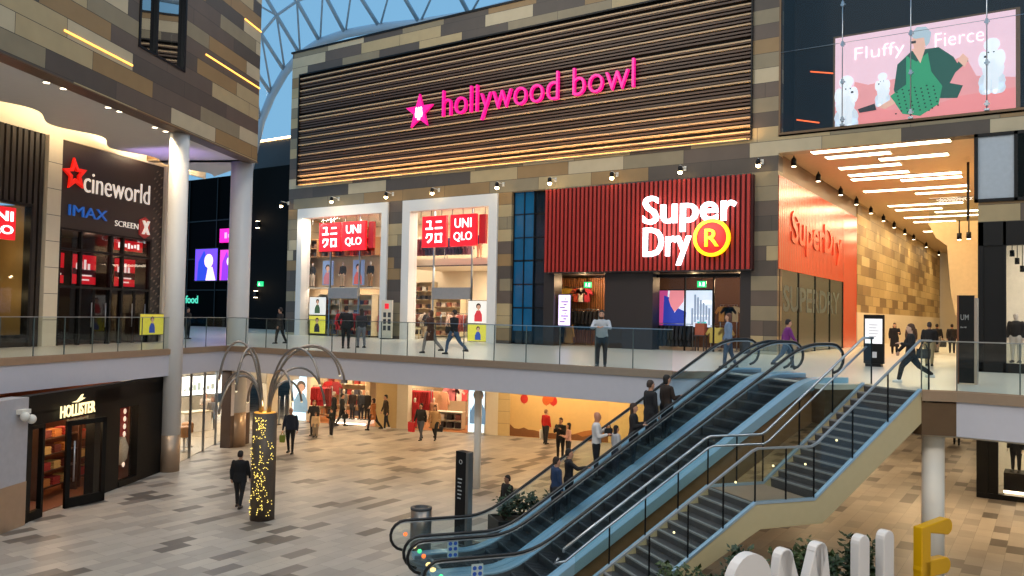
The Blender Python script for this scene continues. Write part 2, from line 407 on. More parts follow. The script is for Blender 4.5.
w.box(13.4, 13.86, -9, -.5, 7.5, 16)
w.m(BRONZED).box(-9, 13.9, -.5, .02, 7.46, 7.5)
struct('wall_left_cladding', w, 'overhanging upper wall of the left block in staggered brown and grey panels', 'wall')
wi = MB(LC).m(BLACK).box(5.47, 5.57, -.3, .03, 9.45, 12.3).box(8.06, 8.16, -.3, .03, 9.45, 12.3).box(6.42, 6.5, -.2, .02, 9.45, 12.3).box(5.47, 8.16, -.3, .03, 9.45, 9.52).box(5.47, 8.16, -.3, .03, 12.2, 12.3)
wi.m(glass('sky_glass', (.35, .4, .42), 7)).box(5.57, 8.06, -.12, -.1, 9.5, 12.2).m(BLACK).box(5.5, 8.1, -.6, -.5, 9.4, 12.3)
struct('window_2', wi, 'tall dark window in the left block cladding reflecting the blue sky', 'window')
for i, (a, b, z) in enumerate(((2.15, 5.2, 8.78), (9.5, 13.86, 10.5), (12.4, 13.86, 12.82))):
    t = MB(LC).m(mat('strip_amber', '#ffc470', .5, emit=2.2, ecol='#ffb850')).box(a, b, 0, .03, z-.025, z+.025)
    tag(t.build('light_strip'), ('warm light strip on the left cladding nearest the camera', 'long warm light strip on the left cladding right of the dark window', 'short warm light strip at the top corner of the left cladding')[i], 'light')
# wavy soffit
zc = lambda a: 1.75-.2*min(a, 6.5)+.42*math.cos((a+1.2)*2*PI/4.05)
pts = []
for i in range(61):
    a = -9+i*(20.9/60); pts.append((a, max(.2, zc(a))))
sof = MB(LW).m(WHITE)
def lcpt(a):
    p = LC(a, -.02, 0); r = p-LW.o; return (r.dot(LW.ax), r.dot(LW.ay))
fr = [lcpt(13.8), lcpt(-9)]
sof.prism_xy(pts+fr, 8.1, 8.17)
struct('ceiling_left_soffit', sof, 'white soffit with a wavy cut edge over the cinema gallery', 'ceiling')
sof = MB(LW).m(WHITE).prism_xy([(-9.5, -.3), (12, -.3), lcpt(13.3), lcpt(-9)], 8.9, 9.0)
struct('ceiling_left_cove', sof, 'upper white ceiling lit from the wavy cove', 'ceiling')
for k in range(9):
    a_ = -7+k*2.1; area(LW(a_, zc(a_)+.3, 8.24), 1.9, 60, (1, .78, .5), LW(a_, 0, 8.6), .1)
cv = MB(LW).m(LED).tube([(a, o+.14, 8.22) for a, o in pts], .035, 5)
tag(cv.build('cove_light_strip'), 'warm hidden light strip along the wavy soffit edge', 'light')
dl = None
for i, (a, o) in enumerate(((-3.98, 5.45), (-3.33, 5.45), (-1.1, 5.17), (-.57, 5.18), (1.73, 4.8), (2.38, 4.77))):
    t = MB(LW).m(WHITE).lathe((a, o, 8.08), [(.13, 0), (.13, .022), (.1, .022)], 14).m(LEDW).lathe((a, o, 8.075), [(.09, 0), (.09, .02)], 12)
    tag(t.build('downlight'), ('first', 'second', 'third', 'fourth', 'fifth', 'sixth')[i]+' round downlight from the left along the white soffit edge', 'downlight', 'downlights in the white soffit')
    spot(LW(a, o, 8.0), LW(a, o-.3, 0), 190, (1, .78, .5), 110)

# ---- white columns
def column(x, y, z0, z1, r, name, label, base=None):
    m = MB().m(mat('column_paint', '#cfccca', .42, var=.03) if r > .3 else mat('column_white', '#f0ece4', .42, var=.02)); m.lathe((x, y, z0), [(r, 0), (r, z1-z0)], 28)
    if base: m.m(BRONZE).lathe((x, y, z0), [(r+.012, 0), (r+.012, base)], 28)
    return struct(name, m, label, 'column')
column(-27.42, 18.6, H0, 8.1, .35, 'column', 'tall round grey column with bronze foot beside the dark shop at the left', 1.35)
column(-30.35, 23.75, H0, 8.1, .47, 'column', 'thick round grey column behind the left column', 1.5)
pf = Fr((-30.2, 23.1, 0), (-.3417, .9398), (.9398, .3417))
w = MB(pf).m(FASCIA).box(0, 1.5, -.15, .3, H0+1.4, -1.0).m(mat('pier_brown', '#4a3a32', .4)).box(-.02, 1.52, -.17, .32, H0, H0+1.4).box(-.03, 0, -.15, .3, H0+1.4, -1.0)
struct('wall_pier_middle', w, 'square pier with a brown foot under the thick round column', 'wall')
column(-16.75, 23.3, H0, -1.0, .125, 'column', 'slim white column under the gallery in the middle of the hall')
column(-2.31, 20.85, H0, -.9, .235, 'column', 'round white column under the staircase head at the right')

# ---- dark wing beyond the columns
NAVY = mat('wing_dark_glazing', '#030304', .6, spec=.02)
w = MB(WG).m(NAVY).box(-80, -50.5, -.4, 0, 0, 13.3)
for x in range(-78, -50, 4): w.m(BLACK).box(x, x+.1, 0, .08, 0, 13.3)
for z in (3.2, 6.0, 9.4): w.m(BLACK).box(-80, -50.5, 0, .06, z, z+.1)
struct('wall_wing', w, 'dark glazed shopfront wall beyond the columns', 'wall')
w = MB(WG).m(mat('dark_pier', '#0a0807', .7, spec=.1)).box(-56.2, -50, .1, 1.2, 0, 13.3).m(mat('roof_edge_dark', '#3b3a3c', .6)).box(-58, -46, -.8, 0, 13.3, 16)
w.m(LED).box(-58, -46, -.0, .1, 15.85, 16.0)
struct('wall_wing_pier', w, 'dark pier and roof edge with a warm light line beside the facade', 'wall')

# ---- the other side of the atrium, behind the camera: gallery floor, walls and their shopfronts
w = MB().m(CREAM).box(-22, 13, -9.4, -9, H0, 20).box(13, 13.4, -9, 19, H0, 20)
struct('wall_opposite', w, 'plain cream walls on the near side of the atrium', 'wall')
w = MB().m(UPFLOOR).prism_xy([(-18, -9), (13, -9), (13, 4), (5, 1.6), (-6, 1.6), (-18, -2)], -.4, 0)
struct('floor_near_gallery', w, 'pale gallery floor on the near side of the atrium', 'floor')
w = MB().m(WHITE).prism_xy([(-18, -9), (13, -9), (13, 1), (5, -1), (-6, -1), (-18, -4)], 5.6, 5.8)
struct('ceiling_near_gallery', w, 'white gallery ceiling on the near side of the atrium', 'ceiling')
# ================================================================== slatted panel and its sign
SL_D = mat('slat_dark', '#4c3526', .5, var=.15); SL_L = mat('slat_tan', '#b89a76', .5, var=.1)
t = thing('slatted_panel', 'big panel of horizontal dark and tan slats high on the facade', 'cladding panel', FA(-26, 0, 9.57))
b = MB(FA).m(mat('slat_back', '#1d1512', .7)).box(-40.7, -11.3, -.34, -.2, 9.6, 16.8).build('back_panel', t)
b = MB(FA).m(BLACK); b.box(-40.74, -40.66, -.3, .12, 9.57, 16.82).box(-11.32, -11.26, -.3, .12, 9.57, 16.82).box(-40.7, -11.3, -.3, .1, 16.74, 16.82); b.build('frame', t)
ZL = [9.92, 10.2, 10.57, 11.0, 11.55, 12.2, 12.67, 13.1, 13.8, 14.05, 14.8, 15.26, 15.72, 16.2, 16.52]
b = MB(FA).m(SL_D); z = 9.66
while z < 16.7:
    if min(abs(z-q) for q in ZL) > .07: b.box(-40.66, -11.32, -.2, .02, z, z+.09)
    z += .165
for q in ZL: b.m(SL_L).box(-40.66, -11.32, -.2, .07, q-.035, q+.035)
b.build('slat', t)
b = MB(FA).m(mat('strip_amber')).box(-40.5, -11.5, .1, .14, 9.58, 9.61).m(BRONZE).box(-40.66, -11.32, .06, .2, 9.54, 9.58); b.build('uplight_strip', t)
for k in range(10): area(FA(-39+k*2.95, .55, 9.62), 2.7, 48, (1, .62, .28), FA(-39+k*2.95, .0, 11.2), .1)
PINK = mat('pink_neon', '#e8118c', .4, emit=.6, ecol='#ff0f90'); PINKD = mat('pink_letter_side', '#c01070', .4, emit=.5, ecol='#ff0f80')
t = thing('shop_sign', 'glowing pink lower case lettering with a star on the slatted panel', 'sign', FA(-23, .1, 12.6))
b = MB(FA).m(PINK).text('hollywood', -28.75, -21.2, 12.12, 14.08, .1, .3, -.012); b.build('lettering', t)
b = MB(FA).m(PINK).text('bowl', -20.35, -16.95, 12.66, 14.08, .1, .3, -.012); b.build('lettering', t)
def star(mb, cx, cz, r, ri, y0, y1, tilt=0):
    mb.prism_xz([(cx+(r if k % 2 == 0 else ri)*math.cos(PI/2+tilt+k*PI/5), cz+(r if k % 2 == 0 else ri)*math.sin(PI/2+tilt+k*PI/5)) for k in range(10)], y0, y1); return mb
star(MB(FA).m(PINK), -30.45, 13.1, 1.05, .42, .1, .26).build('star', t)
b = MB(FA).m(mat('sign_white_glow', '#fff2fa', .4, emit=2.2))
for dx, dz, s in ((-.17, .12, .8), (0, .05, 1.0), (.17, .12, .8)):
    b.prism_xz([(-30.45+dx+x*s, 13.02+dz+z*s) for x, z in ((-.07, -.45), (.07, -.45), (.12, -.2), (.06, .05), (.075, .2), (0, .3), (-.075, .2), (-.06, .05), (-.12, -.2))], .26, .3)
b.build('pin_symbol', t)

# ================================================================== projecting spotlights along the facade band
def bracket(x, z, lab):
    t = thing('bracket_spotlight', lab, 'spotlight', FA(x, 0, z), 'bracket spotlights along the facade band')
    MB(FA).m(WHITE).box(x-.06, x+.06, 0, .05, z+.1, z+.32).tube([(x, .03, z+.22), (x, .62, z+.26)], .025, 6).build('arm', t)
    MB(FA).m(BLACK).lathe((x, .62, z-.02), [(.1, 0), (.1, .22), (.05, .27)], 12).build('lamp_housing', t)
    MB(FA).m(mat('spot_lens', '#fff0d0', .5, emit=25, ecol='#ffdc9a')).ball((x, .62, z-.06), .11, .11, .09).build('lens', t)
    spot(FA(x, .62, z-.1), FA(x, .1, 3), 420, (1, .72, .38), 95)
for x, l in ((-41.5, 'bracket spotlight at the outer left corner of the facade'), (-36.95, 'bracket spotlight above the left red square signs'), (-32.5, 'bracket spotlight above the striped pier between the two white shopfronts'),
             (-29.05, 'bracket spotlight above the right pair of red square signs'), (-24.65, 'bracket spotlight above the pier left of the blue glass'), (-21.4, 'bracket spotlight above the left end of the red ribbed sign box'),
             (-17.9, 'bracket spotlight above the middle of the red ribbed sign box'), (-14.4, 'bracket spotlight above the white lettering on red ribs'), (-10.8, 'bracket spotlight on the right corner pier of the facade')):
    bracket(x, 8.3, l)

# ================================================================== two white framed shopfronts
RED = mat('sign_red', '#d8202c', .4, emit=.85, ecol='#e01020'); SGNW = mat('sign_white', '#ffffff', .4, emit=1.7)
REDSIDE = mat('sign_red_side', '#a81820', .4, emit=.25, ecol='#c01018')
GREYP = mat('header_grey', '#8d8a8a', .5)
YEL = mat('poster_yellow', '#e8d84a', .5, emit=.35); PW = mat('poster_white', '#f2eee6', .5, emit=.4); SKIN = mat('skin', '#b98468', .55, var=.05)
PBLUE = mat('poster_blue', '#7f93b8', .5, emit=.3)
def figure(mb, cx, z, h, y, col, hair='#3a2418', sk='#c99a80'):
    """small printed figure on a poster: head, hair, torso, arms"""
    s = h
    mb.m(mat('print_'+col, col, .6, emit=.45)).prism_xz([(cx-.24*s, z), (cx+.24*s, z), (cx+.22*s, z+.34*s), (cx+.1*s, z+.55*s), (cx-.1*s, z+.55*s), (cx-.24*s, z+.3*s)], y, y+.004)
    mb.m(mat('print_'+hair, hair, .6, emit=.1)).disc(cx, z+.76*s, .15*s, y, y+.003, 12)
    mb.m(mat('print_'+sk, sk, .6, emit=.4)).disc(cx+.01*s, z+.71*s, .11*s, y, y+.006, 12).prism_xz([(cx-.05*s, z+.52*s), (cx+.05*s, z+.52*s), (cx+.04*s, z+.64*s), (cx-.04*s, z+.64*s)], y, y+.005)
def shopfront(xa, xb, ia, ib, zt, name, label, doorx):
    t = thing('shopfront', label, 'shopfront', FA((xa+xb)/2, 0, 0))
    fr = MB(FA).m(mat('shopfront_white', '#dedad6', .45, var=.02))
    fr.box(xa, ia, -.6, .12, 0, 8.05).box(ib, xb, -.6, .12, 0, 8.05).box(ia, ib, -.6, .12, zt, 8.05); fr.build('frame', t)
    d0, d1 = doorx
    for a, b in ((ia, d0), (d1, ib)): MB(FA).m(SGLASS).box(a+.02, b-.02, -.36, -.34, .05, zt).build('glass_pane', t)
    MB(FA).m(SGLASS).box(d0+.02, d1-.02, -.36, -.34, 2.95, zt).build('glass_pane', t)
    m = MB(FA).m(GREYP); m.box(d0, d1, -.42, -.2, 2.35, 3.0); m.build('door_header', t)
    m = MB(FA).m(STEEL)
    for x in (d0, d1): m.box(x-.03, x+.03, -.42, -.3, 0, zt)
    m.build('mullion', t)
    for x in (d0+.1, d1-1.0):
        d = MB(FA).m(SGLASS).box(x, x+.9, -.5, -.48, .02, 2.15).build('door', t); MB(FA).m(STEEL).tube([(x+.45, -.42, .8), (x+.45, -.42, 1.5)], .02, 6).build('handle', d)
    m = MB(FA).m(GREYP)
    for k in range(7):
        x = ia+.5+k*(ib-ia-1)/6; m.tube([(x, -.3, 7.05), (x, -.3, zt)], .025, 5)
    m.build('sign_hanger', t)
    return t
shopfront(-40.5, -32.8, -40.03, -33.28, 7.44, 'shopfront', 'left of the two tall white framed shopfronts with red square signs', (-37.9, -35.4))
shopfront(-31.65, -24.95, -31.08, -25.52, 7.4, 'shopfront', 'right of the two tall white framed shopfronts with red square signs', (-29.6, -26.9))
def kata(mb, x, z, w, h, ch, y0, y1):
    """four angular katakana strokes"""
    q = .2*w
    def bar(a, b, c, d): mb.box(x+a*w, x+b*w, y0, y1, z+c*h, z+d*h)
    if ch == 'yu': bar(.12, .72, .78, .95); bar(.56, .74, .2, .95); bar(0, 1, .05, .24)
    if ch == 'ni': bar(.12, .88, .72, .9); bar(0, 1, .08, .27)
    if ch == 'ku':
        bar(.2, .95, .78, .96); mb.prism_xz([(x+.75*w, z+.8*h), (x+.95*w, z+.8*h), (x+.9*w, z+.35*h), (x+.4*w, z), (x+.2*w, z+.12*h), (x+.7*w, z+.45*h)], y0, y1)
        mb.prism_xz([(x+.2*w, z+.96*h), (x+.38*w, z+.96*h), (x+.2*w, z+.5*h), (x+.02*w, z+.5*h)], y0, y1)
    if ch == 'ro': bar(.05, .95, .78, .96); bar(.05, .95, .04, .22); bar(.05, .24, .04, .96); bar(.76, .95, .04, .96)
for (a, b, lab) in ((-38.5, -36.66, 'first red square sign from the left with white angular characters'), (-30.15, -28.42, 'red square sign with white angular characters in the right white shopfront')):
    t = thing('square_sign', lab, 'sign', FA((a+b)/2, -.2, 5.25))
    MB(FA).m(RED).box(a, b, -.08, .1, 5.28, 7.04).build('sign_box', t)
    m = MB(FA).m(SGNW); k = (b-a)
    for ch, u, v in (('yu', .16, .55), ('ni', .55, .55), ('ku', .16, .13), ('ro', .55, .13)): kata(m, a+u*k, 5.28+v*1.76, .3*k, .56, ch, .1, .13)
    m.build('lettering', t)
for (a, b, lab) in ((-36.5, -34.58, 'red square sign with white Latin capitals in the left white shopfront'), (-28.12, -26.34, 'red square sign with white Latin capitals in the right white shopfront')):
    t = thing('square_sign', lab, 'sign', FA((a+b)/2, -.2, 5.25))
    MB(FA).m(RED).box(a, b, -.08, .1, 5.28, 7.04).build('sign_box', t); k = b-a
    MB(FA).m(SGNW).text('UNI', a+.18*k, b-.18*k, 6.3, 6.82, .1, .13, .0).text('QLO', a+.15*k, b-.15*k, 5.52, 6.06, .1, .13, .0).build('lettering', t)
for (a, b, lab) in ((-34.5, -34.1, 'narrow red sign side behind the left pair of square signs'), (-26.28, -25.85, 'narrow red sign side behind the right pair of square signs')):
    tag(MB(FA).m(REDSIDE).box(a, b, -.3, -.1, 5.4, 7.0).build('sign_panel'), lab, 'sign')
# lit posters at the shopfront feet
def poster(fr, xa, xb, za, zb, y, label, cols, fig, name='poster', cat='poster', hair='#3a2418'):
    t = thing(name, label, cat, fr((xa+xb)/2, y, za))
    MB(fr).m(DGREY).box(xa-.03, xb+.03, y-.08, y-.02, za-.03, zb+.03).build('frame', t)
    MB(fr).m(cols).box(xa, xb, y-.02, y, za, zb).build('sheet', t)
    m = MB(fr); figure(m, (xa+xb)/2, za+.08*(zb-za), .9*(zb-za), y+.002, fig, hair); m.build('print', t)
    return t
poster(FA, -39.55, -38.1, 1.32, 2.42, -.22, 'upper lit poster with a dark green jacket in the left white shopfront', PW, '#3f5a3a')
poster(FA, -39.55, -38.1, .14, 1.24, -.22, 'lower lit yellow poster with a black jacket in the left white shopfront', YEL, '#23232b')
poster(FA, -27.0, -25.6, 1.04, 2.26, -.22, 'upper lit poster with a red jacket in the right white shopfront', PW, '#c8343c')
poster(FA, -27.0, -25.6, .06, .97, -.22, 'lower lit yellow poster with a blue top in the right white shopfront', YEL, '#3150a8')
m = thing('info_stand', 'white freestanding panel with small product pictures beside the striped pier', 'sign stand', FA(-32.2, .6, 0))
MB(FA).m(CREAM).box(-32.6, -31.8, .55, .65, .05, 2.25).build('panel', m); MB(FA).m(BLACK).box(-32.55, -31.85, .4, .8, 0, .05).build('base', m)
q = MB(FA).m(RED).box(-32.35, -32.05, .65, .66, 1.75, 2.05).m(DGREY)
for r in range(3):
    for c in range(2): q.box(-32.45+c*.35, -32.23+c*.35, .65, .66, .5+r*.38, .78+r*.38)
q.build('print', m)

# ================================================================== blue glazing and red ribbed shop box
BLUEG = mat('blue_glass', '#0b4a6c', .15, emit=.12, ecol='#0c78b8', var=.5, scale=.8, spec=.7)
t = thing('blue_glass_panel', 'tall strip of blue lit glass between the striped pier and the red sign box', 'glazing', FA(-23, 0, 0))
MB(FA).m(mat('blue_glass_dark', '#061a28', .15, spec=.7)).box(-24.1, -22.02, -.5, -.3, 0, 8.05).build('backing', t)
for c in range(2):
    for r in range(6): MB(FA).m(BLUEG).box(-24.05+c*.62, -23.48+c*.62, -.3, -.26, .7+r*1.24, 1.88+r*1.24).build('pane', t)
m = MB(FA).m(BLACK)
for x in (-24.1, -23.45, -22.83, -22.1): m.box(x, x+.05, -.3, -.2, 0, 8.05)
for z in (0, 1.9, 3.14, 4.4, 5.6, 6.85): m.box(-24.1, -22.05, -.3, -.22, z, z+.05)
m.build('frame', t)
RIB = mat('rib_red', '#a32820', .45, var=.1); RIBD = mat('rib_gap', '#3c0d0b', .6)
t = thing('ribbed_sign_box', 'wide red ribbed fascia box above the dark shopfront', 'sign box', FA(-16.6, 0, 3.78))
MB(FA).m(RIBD).box(-21.75, -11.12, 0, .3, 3.75, 7.95).build('backing', t)
for k in range(46): MB(FA).m(RIB).box(-21.75+k*.2312, -21.75+k*.2312+.125, .3, .42, 3.74, 7.96).build('rib', t)
MB(FA).m(DARK).box(-21.75, -11.12, .0, .4, 3.69, 3.74).build('underside', t)
GLOW = mat('letter_white_glow', '#ffffff', .4, emit=2.6, ecol='#f6f8ff')
t = thing('shop_sign', 'large glowing white two line lettering with a yellow ringed letter on the red ribs', 'sign', FA(-14.2, .52, 4.2))
MB(FA).m(GLOW).text('Super', -16.25, -11.75, 5.5, 7.24, .5, .66, .014).build('lettering', t)
MB(FA).m(GLOW).text('Dry', -16.2, -13.85, 3.95, 5.74, .5, .66, .014).build('lettering', t)
YG = mat('ring_yellow_glow', '#ffd320', .4, emit=1.3, ecol='#ffc400')
MB(FA).m(mat('ring_red', '#b01408', .5, emit=.5, ecol='#d01000')).disc(-12.85, 5.16, .74, .56, .66, 32).build('disc', t)
MB(FA).m(YG).disc(-12.85, 5.16, .85, .56, .72, 36, .7).build('ring', t)
MB(FA).m(YG).text('R', -13.16, -12.5, 4.76, 5.56, .66, .74, .01).build('lettering', t)
area(FA(-14.3, 1.3, 5.8), 3.5, 60, (1, .95, .95), FA(-14.3, 0, 5.8), 1.6)
# dark shopfront under it
t = thing('shopfront', 'dark shopfront below the red ribbed box with two openings', 'shopfront', FA(-16.6, 0, 0))
MB(FA).m(DARK).box(-22.02, -21.4, -.8, 0, 0, 3.75).build('pier', t)
MB(FA).m(DARK).box(-18.5, -15.95, -.8, 0, 0, 3.75).build('pier', t)
MB(FA).m(DARK).box(-11.75, -11.26, -.8, 0, 0, 3.75).build('pier', t)
MB(FA).m(SGLASS).box(-21.38, -18.52, -.5, -.48, 0, 3.7).build('glass_pane', t)
for a in (-15.9, -14.5, -13.1): MB(FA).m(SGLASS).box(a, a+1.3, -.5, -.48, 0, 3.7).build('glass_pane', t)
MB(FA).m(BLACK).box(-15.95, -11.75, -.55, -.42, 3.45, 3.6).box(-14.56, -14.5, -.55, -.45, 0, 3.6).box(-13.16, -13.1, -.55, -.45, 0, 3.6).build('frame', t)
def exitsign(x, y, z, lab):
    t = thing('exit_sign', lab, 'exit sign', FA(x, y, z))
    MB(FA).m(mat('exit_green', '#1fae6c', .4, emit=1.6, ecol='#18c070')).box(x-.22, x+.22, y-.04, y, z, z+.3).build('panel', t)
    m = MB(FA).m(mat('exit_white', '#e8fff0', .4, emit=1.6)).ball((x-.09, y, z+.23), .03, .01, .03)
    m.prism_xz([(x-.13, z+.06), (x-.1, z+.06), (x-.07, z+.12), (x-.03, z+.05), (x, z+.07), (x-.05, z+.15), (x-.05, z+.2), (x-.11, z+.2)], y, y+.01).box(x+.05, x+.15, y, y+.01, z+.05, z+.25); m.build('symbol', t)
    MB(FA).m(BLACK).tube([(x, y-.02, z+.3), (x, y-.02, z+.7)], .012, 5).build('hanger', t)
exitsign(-20.1, -1.2, 3.0, 'green exit sign inside the left opening of the dark shop')
exitsign(-13.95, -1.1, 3.0, 'green exit sign above the big screen in the dark shop')
# big screen and slim light box
SCRB = mat('screen_body', '#101012', .4)
FV = Fr((-.54, 36.2, .02), (1.02, 0), (0, -1))
t = thing('video_screen', 'large lit screen with a pink face and blue shirt behind the dark shop window', 'screen', FA(-14.35, -1.3, 1.1))
MB(FV).m(SCRB).box(-15.8, -12.9, -1.5, -1.36, 1.05, 2.9).build('bezel', t)
def em(n, c, e=1.0): return mat(n, c, .5, emit=e)
m = MB(FV).m(em('scr_a', '#c9d4e6', 1.1)).box(-15.72, -12.98, -1.36, -1.35, 1.1, 2.84)
m.m(em('scr_b', '#b8457f', .9)).prism_xz([(-15.72, 1.1), (-15.3, 1.1), (-15.2, 2.84), (-15.72, 2.84)], -1.35, -1.345)
m.m(em('scr_c', '#2a3a9c', .9)).prism_xz([(-15.45, 1.1), (-14.3, 1.1), (-14.25, 1.8), (-14.7, 2.0), (-14.85, 1.75), (-15.1, 2.5), (-15.4, 2.6)], -1.345, -1.34)
m.m(em('scr_d', '#e0868e', .9)).prism_xz([(-15.05, 2.1), (-14.85, 1.8), (-14.6, 2.05), (-14.4, 2.3), (-14.35, 2.84), (-15.1, 2.84), (-15.15, 2.4)], -1.34, -1.335)
m.m(em('scr_e', '#8a9ab0', .8))
for k in range(7): m.box(-14.0+.14*k, -13.9+.14*k, -1.349, -1.34, 1.2+.12*(k % 3), 2.0+.13*(k*5 % 6))
m.m(em('scr_f', '#f4f8ff', 1.4)).box(-13.9, -13.1, -1.349, -1.343, 1.6, 1.68).box(-13.6, -13.0, -1.349, -1.343, 2.2, 2.35).m(em('scr_g', '#38b0a8', .9)).box(-13.7, -13.25, -1.349, -1.341, 1.2, 1.36)
m.build('picture', t)
t = thing('light_box', 'slim upright lit panel at the left edge of the dark shop opening', 'sign', FA(-20.8, -.2, 1.2))
MB(FA).m(SCRB).box(-21.32, -20.55, -.42, -.3, 1.0, 2.65).build('frame', t); m = MB(FA).m(em('box_lilac', '#d8c8f0', 1.5)).box(-21.28, -20.6, -.3, -.29, 1.05, 2.6).m(em('box_print', '#8a70a8', .8))
for k in range(9): m.box(-21.2+.07*(k*3 % 5), -20.9+.05*(k*7 % 5), -.29, -.285, 1.2+k*.145, 1.27+k*.145)
m.build('picture', t)

# ================================================================== corridor mouth: glossy red side panel
ORNG = mat('orange_red_gloss', '#c2391c', .2, var=.05, spec=.6)
t = thing('red_side_panel', 'glossy orange red side panel of the shop along the corridor with a dark window', 'shopfront', CW(8, 0, 0))
MB(CW).m(ORNG).box(0.05, 13.3, -.25, .03, 3.77, 7.88).box(13.3, 17.0, -.25, .03, 0, 7.88).build('panel', t)
m = MB(CW).m(mat('groove_red', '#8a2614', .35))
for k in range(44): m.box(.3+k*.3, .33+k*.3, .03, .035, 3.8, 7.86)
m.build('groove', t)
MB(CW).m(mat('shop_window_reflection_tint', '#1d3238', .2, spec=.3)).box(.3, 13.3, -.28, -.02, .05, 3.77).build('window', t)  # the pane's green-blue reflection is put into its base colour
m = MB(CW).m(BLACK)
for k in range(5): m.box(.3+k*3.24, .38+k*3.24, -.2, .02, 0, 3.77)
m.build('frame', t)
MB(CW).m(mat('red_lettering_side', '#c64328', .25)).text('SuperDry', 2.0, 12.6, 4.6, 6.6, .03, .09, .02).build('lettering', t)
MB(CW).m(mat('window_lettering', '#3a5054', .4)).text('SUPERDRY', 1.0, 12.4, 1.9, 3.1, -.02, -.01, .02).build('window_lettering', t)
# black cylinder downlights along the corridor wall
for k, y in enumerate((37.4, 41.95, 47.04, 51.3, 55.85, 60.46, 64.9, 70, 74.8, 82.7, 92.4)):
    c = MB().m(BLACK).lathe((-9.75, y, 8.42), [(.12, 0), (.12, .3), (.05, .4)], 12).tube([(-9.75, y, 8.8), (-9.75, y, 8.9)], .03, 5)
    t = thing('cylinder_downlight', '%s black cylinder downlight counted from the corridor mouth along the red and gold wall' % ('first second third fourth fifth sixth seventh eighth ninth tenth eleventh'.split()[k]), 'downlight', (-9.75, y, 8.3), 'cylinder downlights along the corridor wall')
    c.build('housing', t); MB().m(LEDW).lathe((-9.75, y, 8.4), [(.1, 0), (.1, .02)], 12).build('lens', t)
    if k < 10: spot((-9.7, y, 8.2), (-10.0, y, 4), 170 if k > 3 else 60, (1, .72, .36), 75)
# long light slots of the corridor ceiling
LS = [(-8.85, -3.49, 36.9), (-8.58, -5.93, 38.4), (-6.6, -3.86, 39.9), (-8.64, -5.96, 41.4), (-8.64, -5.92, 43.6), (-8.78, -3.79, 45.0), (-6.63, -3.87, 46.3), (-8.99, -3.79, 49.4), (-6.6, -3.91, 51.4), (-8.78, -4.64, 56.2),
      (-8.7, -6, 58.5), (-6.6, -3.8, 60.5), (-8.8, -3.8, 63), (-8.6, -5.9, 66), (-6.6, -3.9, 69), (-8.8, -3.8, 73)]
ordn = 'first second third fourth fifth sixth seventh eighth ninth tenth eleventh twelfth thirteenth fourteenth fifteenth sixteenth'.split()
for k, (a, b, y) in enumerate(LS):
    t = thing('ceiling_light', '%s long linear light from the front of the corridor ceiling' % ordn[k], 'ceiling light', ((a+b)/2, y, 8.88), 'linear lights in the corridor ceiling')
    MB().m(WHITE).box(a-.04, b+.04, y-.36, y+.36, 8.86, 8.9).build('housing', t); MB().m(LEDW).box(a, b, y-.3, y+.3, 8.845, 8.86).build('diffuser', t)
for y in (40, 47, 55, 64, 75, 88): area((-6.3, y, 8.7), 4.5, 420, (1, .74, .4), None, 3)
for k, (x, y) in enumerate(((-3.6, 41.9), (-3.2, 41.6))):
    t = thing('cylinder_downlight', ('left', 'right')[k]+' of the two short black downlights below the cream bulkhead rail', 'downlight', (x, y, 5.45))
    MB().m(BLACK).lathe((x, y, 5.3), [(.1, 0), (.1, .3)], 12).tube([(x, y, 5.6), (x, y, 6.2)], .03, 5).build('housing', t); MB().m(LEDW).lathe((x, y, 5.285), [(.08, 0), (.08, .02)], 12).build('lens', t)

# ================================================================== lit picture behind the upper right glazing
t = thing('advertising_light_box', 'huge pink lit picture of a seated woman in green with white poodles', 'billboard', FA(-4.6, -.8, 9.75))
MB(FA).m(BRONZED).box(-8.0, -1.1, -1.0, -.78, 9.68, 13.85).build('frame', t)
U = lambda u: -7.92+u*6.67
V = lambda v: 9.75+v*4.02
def pp(mb, pts, d): mb.prism_xz([(U(a), V(b)) for a, b in pts], -.78+.004*d, -.78+.004*d+.004)
def EM(c, e=.5): return mat('picture_'+c, c, .5, emit=e, var=.06)
m = MB(FA); m.m(EM('#e8c3d0', .55)); pp(m, [(0, 0), (1, 0), (1, 1), (0, 1)], 0)
m.m(EM('#e59a9c')); pp(m, [(0, 0), (1, 0), (1, .34), (.8, .4), (.74, .62), (.5, .5), (.2, .45), (.12, .5), (.1, .3), (0, .26)], 1)
m.m(EM('#ee8f90')); pp(m, [(.03, 0), (1, 0), (1, .24), (.72, .22), (.5, .12), (.15, .2)], 2)
def blob(x, z, rx, rz, d, n=14): m.prism_xz([(x+rx*math.cos(k*2*PI/n), z+rz*math.sin(k*2*PI/n)) for k in range(n)], -.78+.003*d, -.777+.003*d)
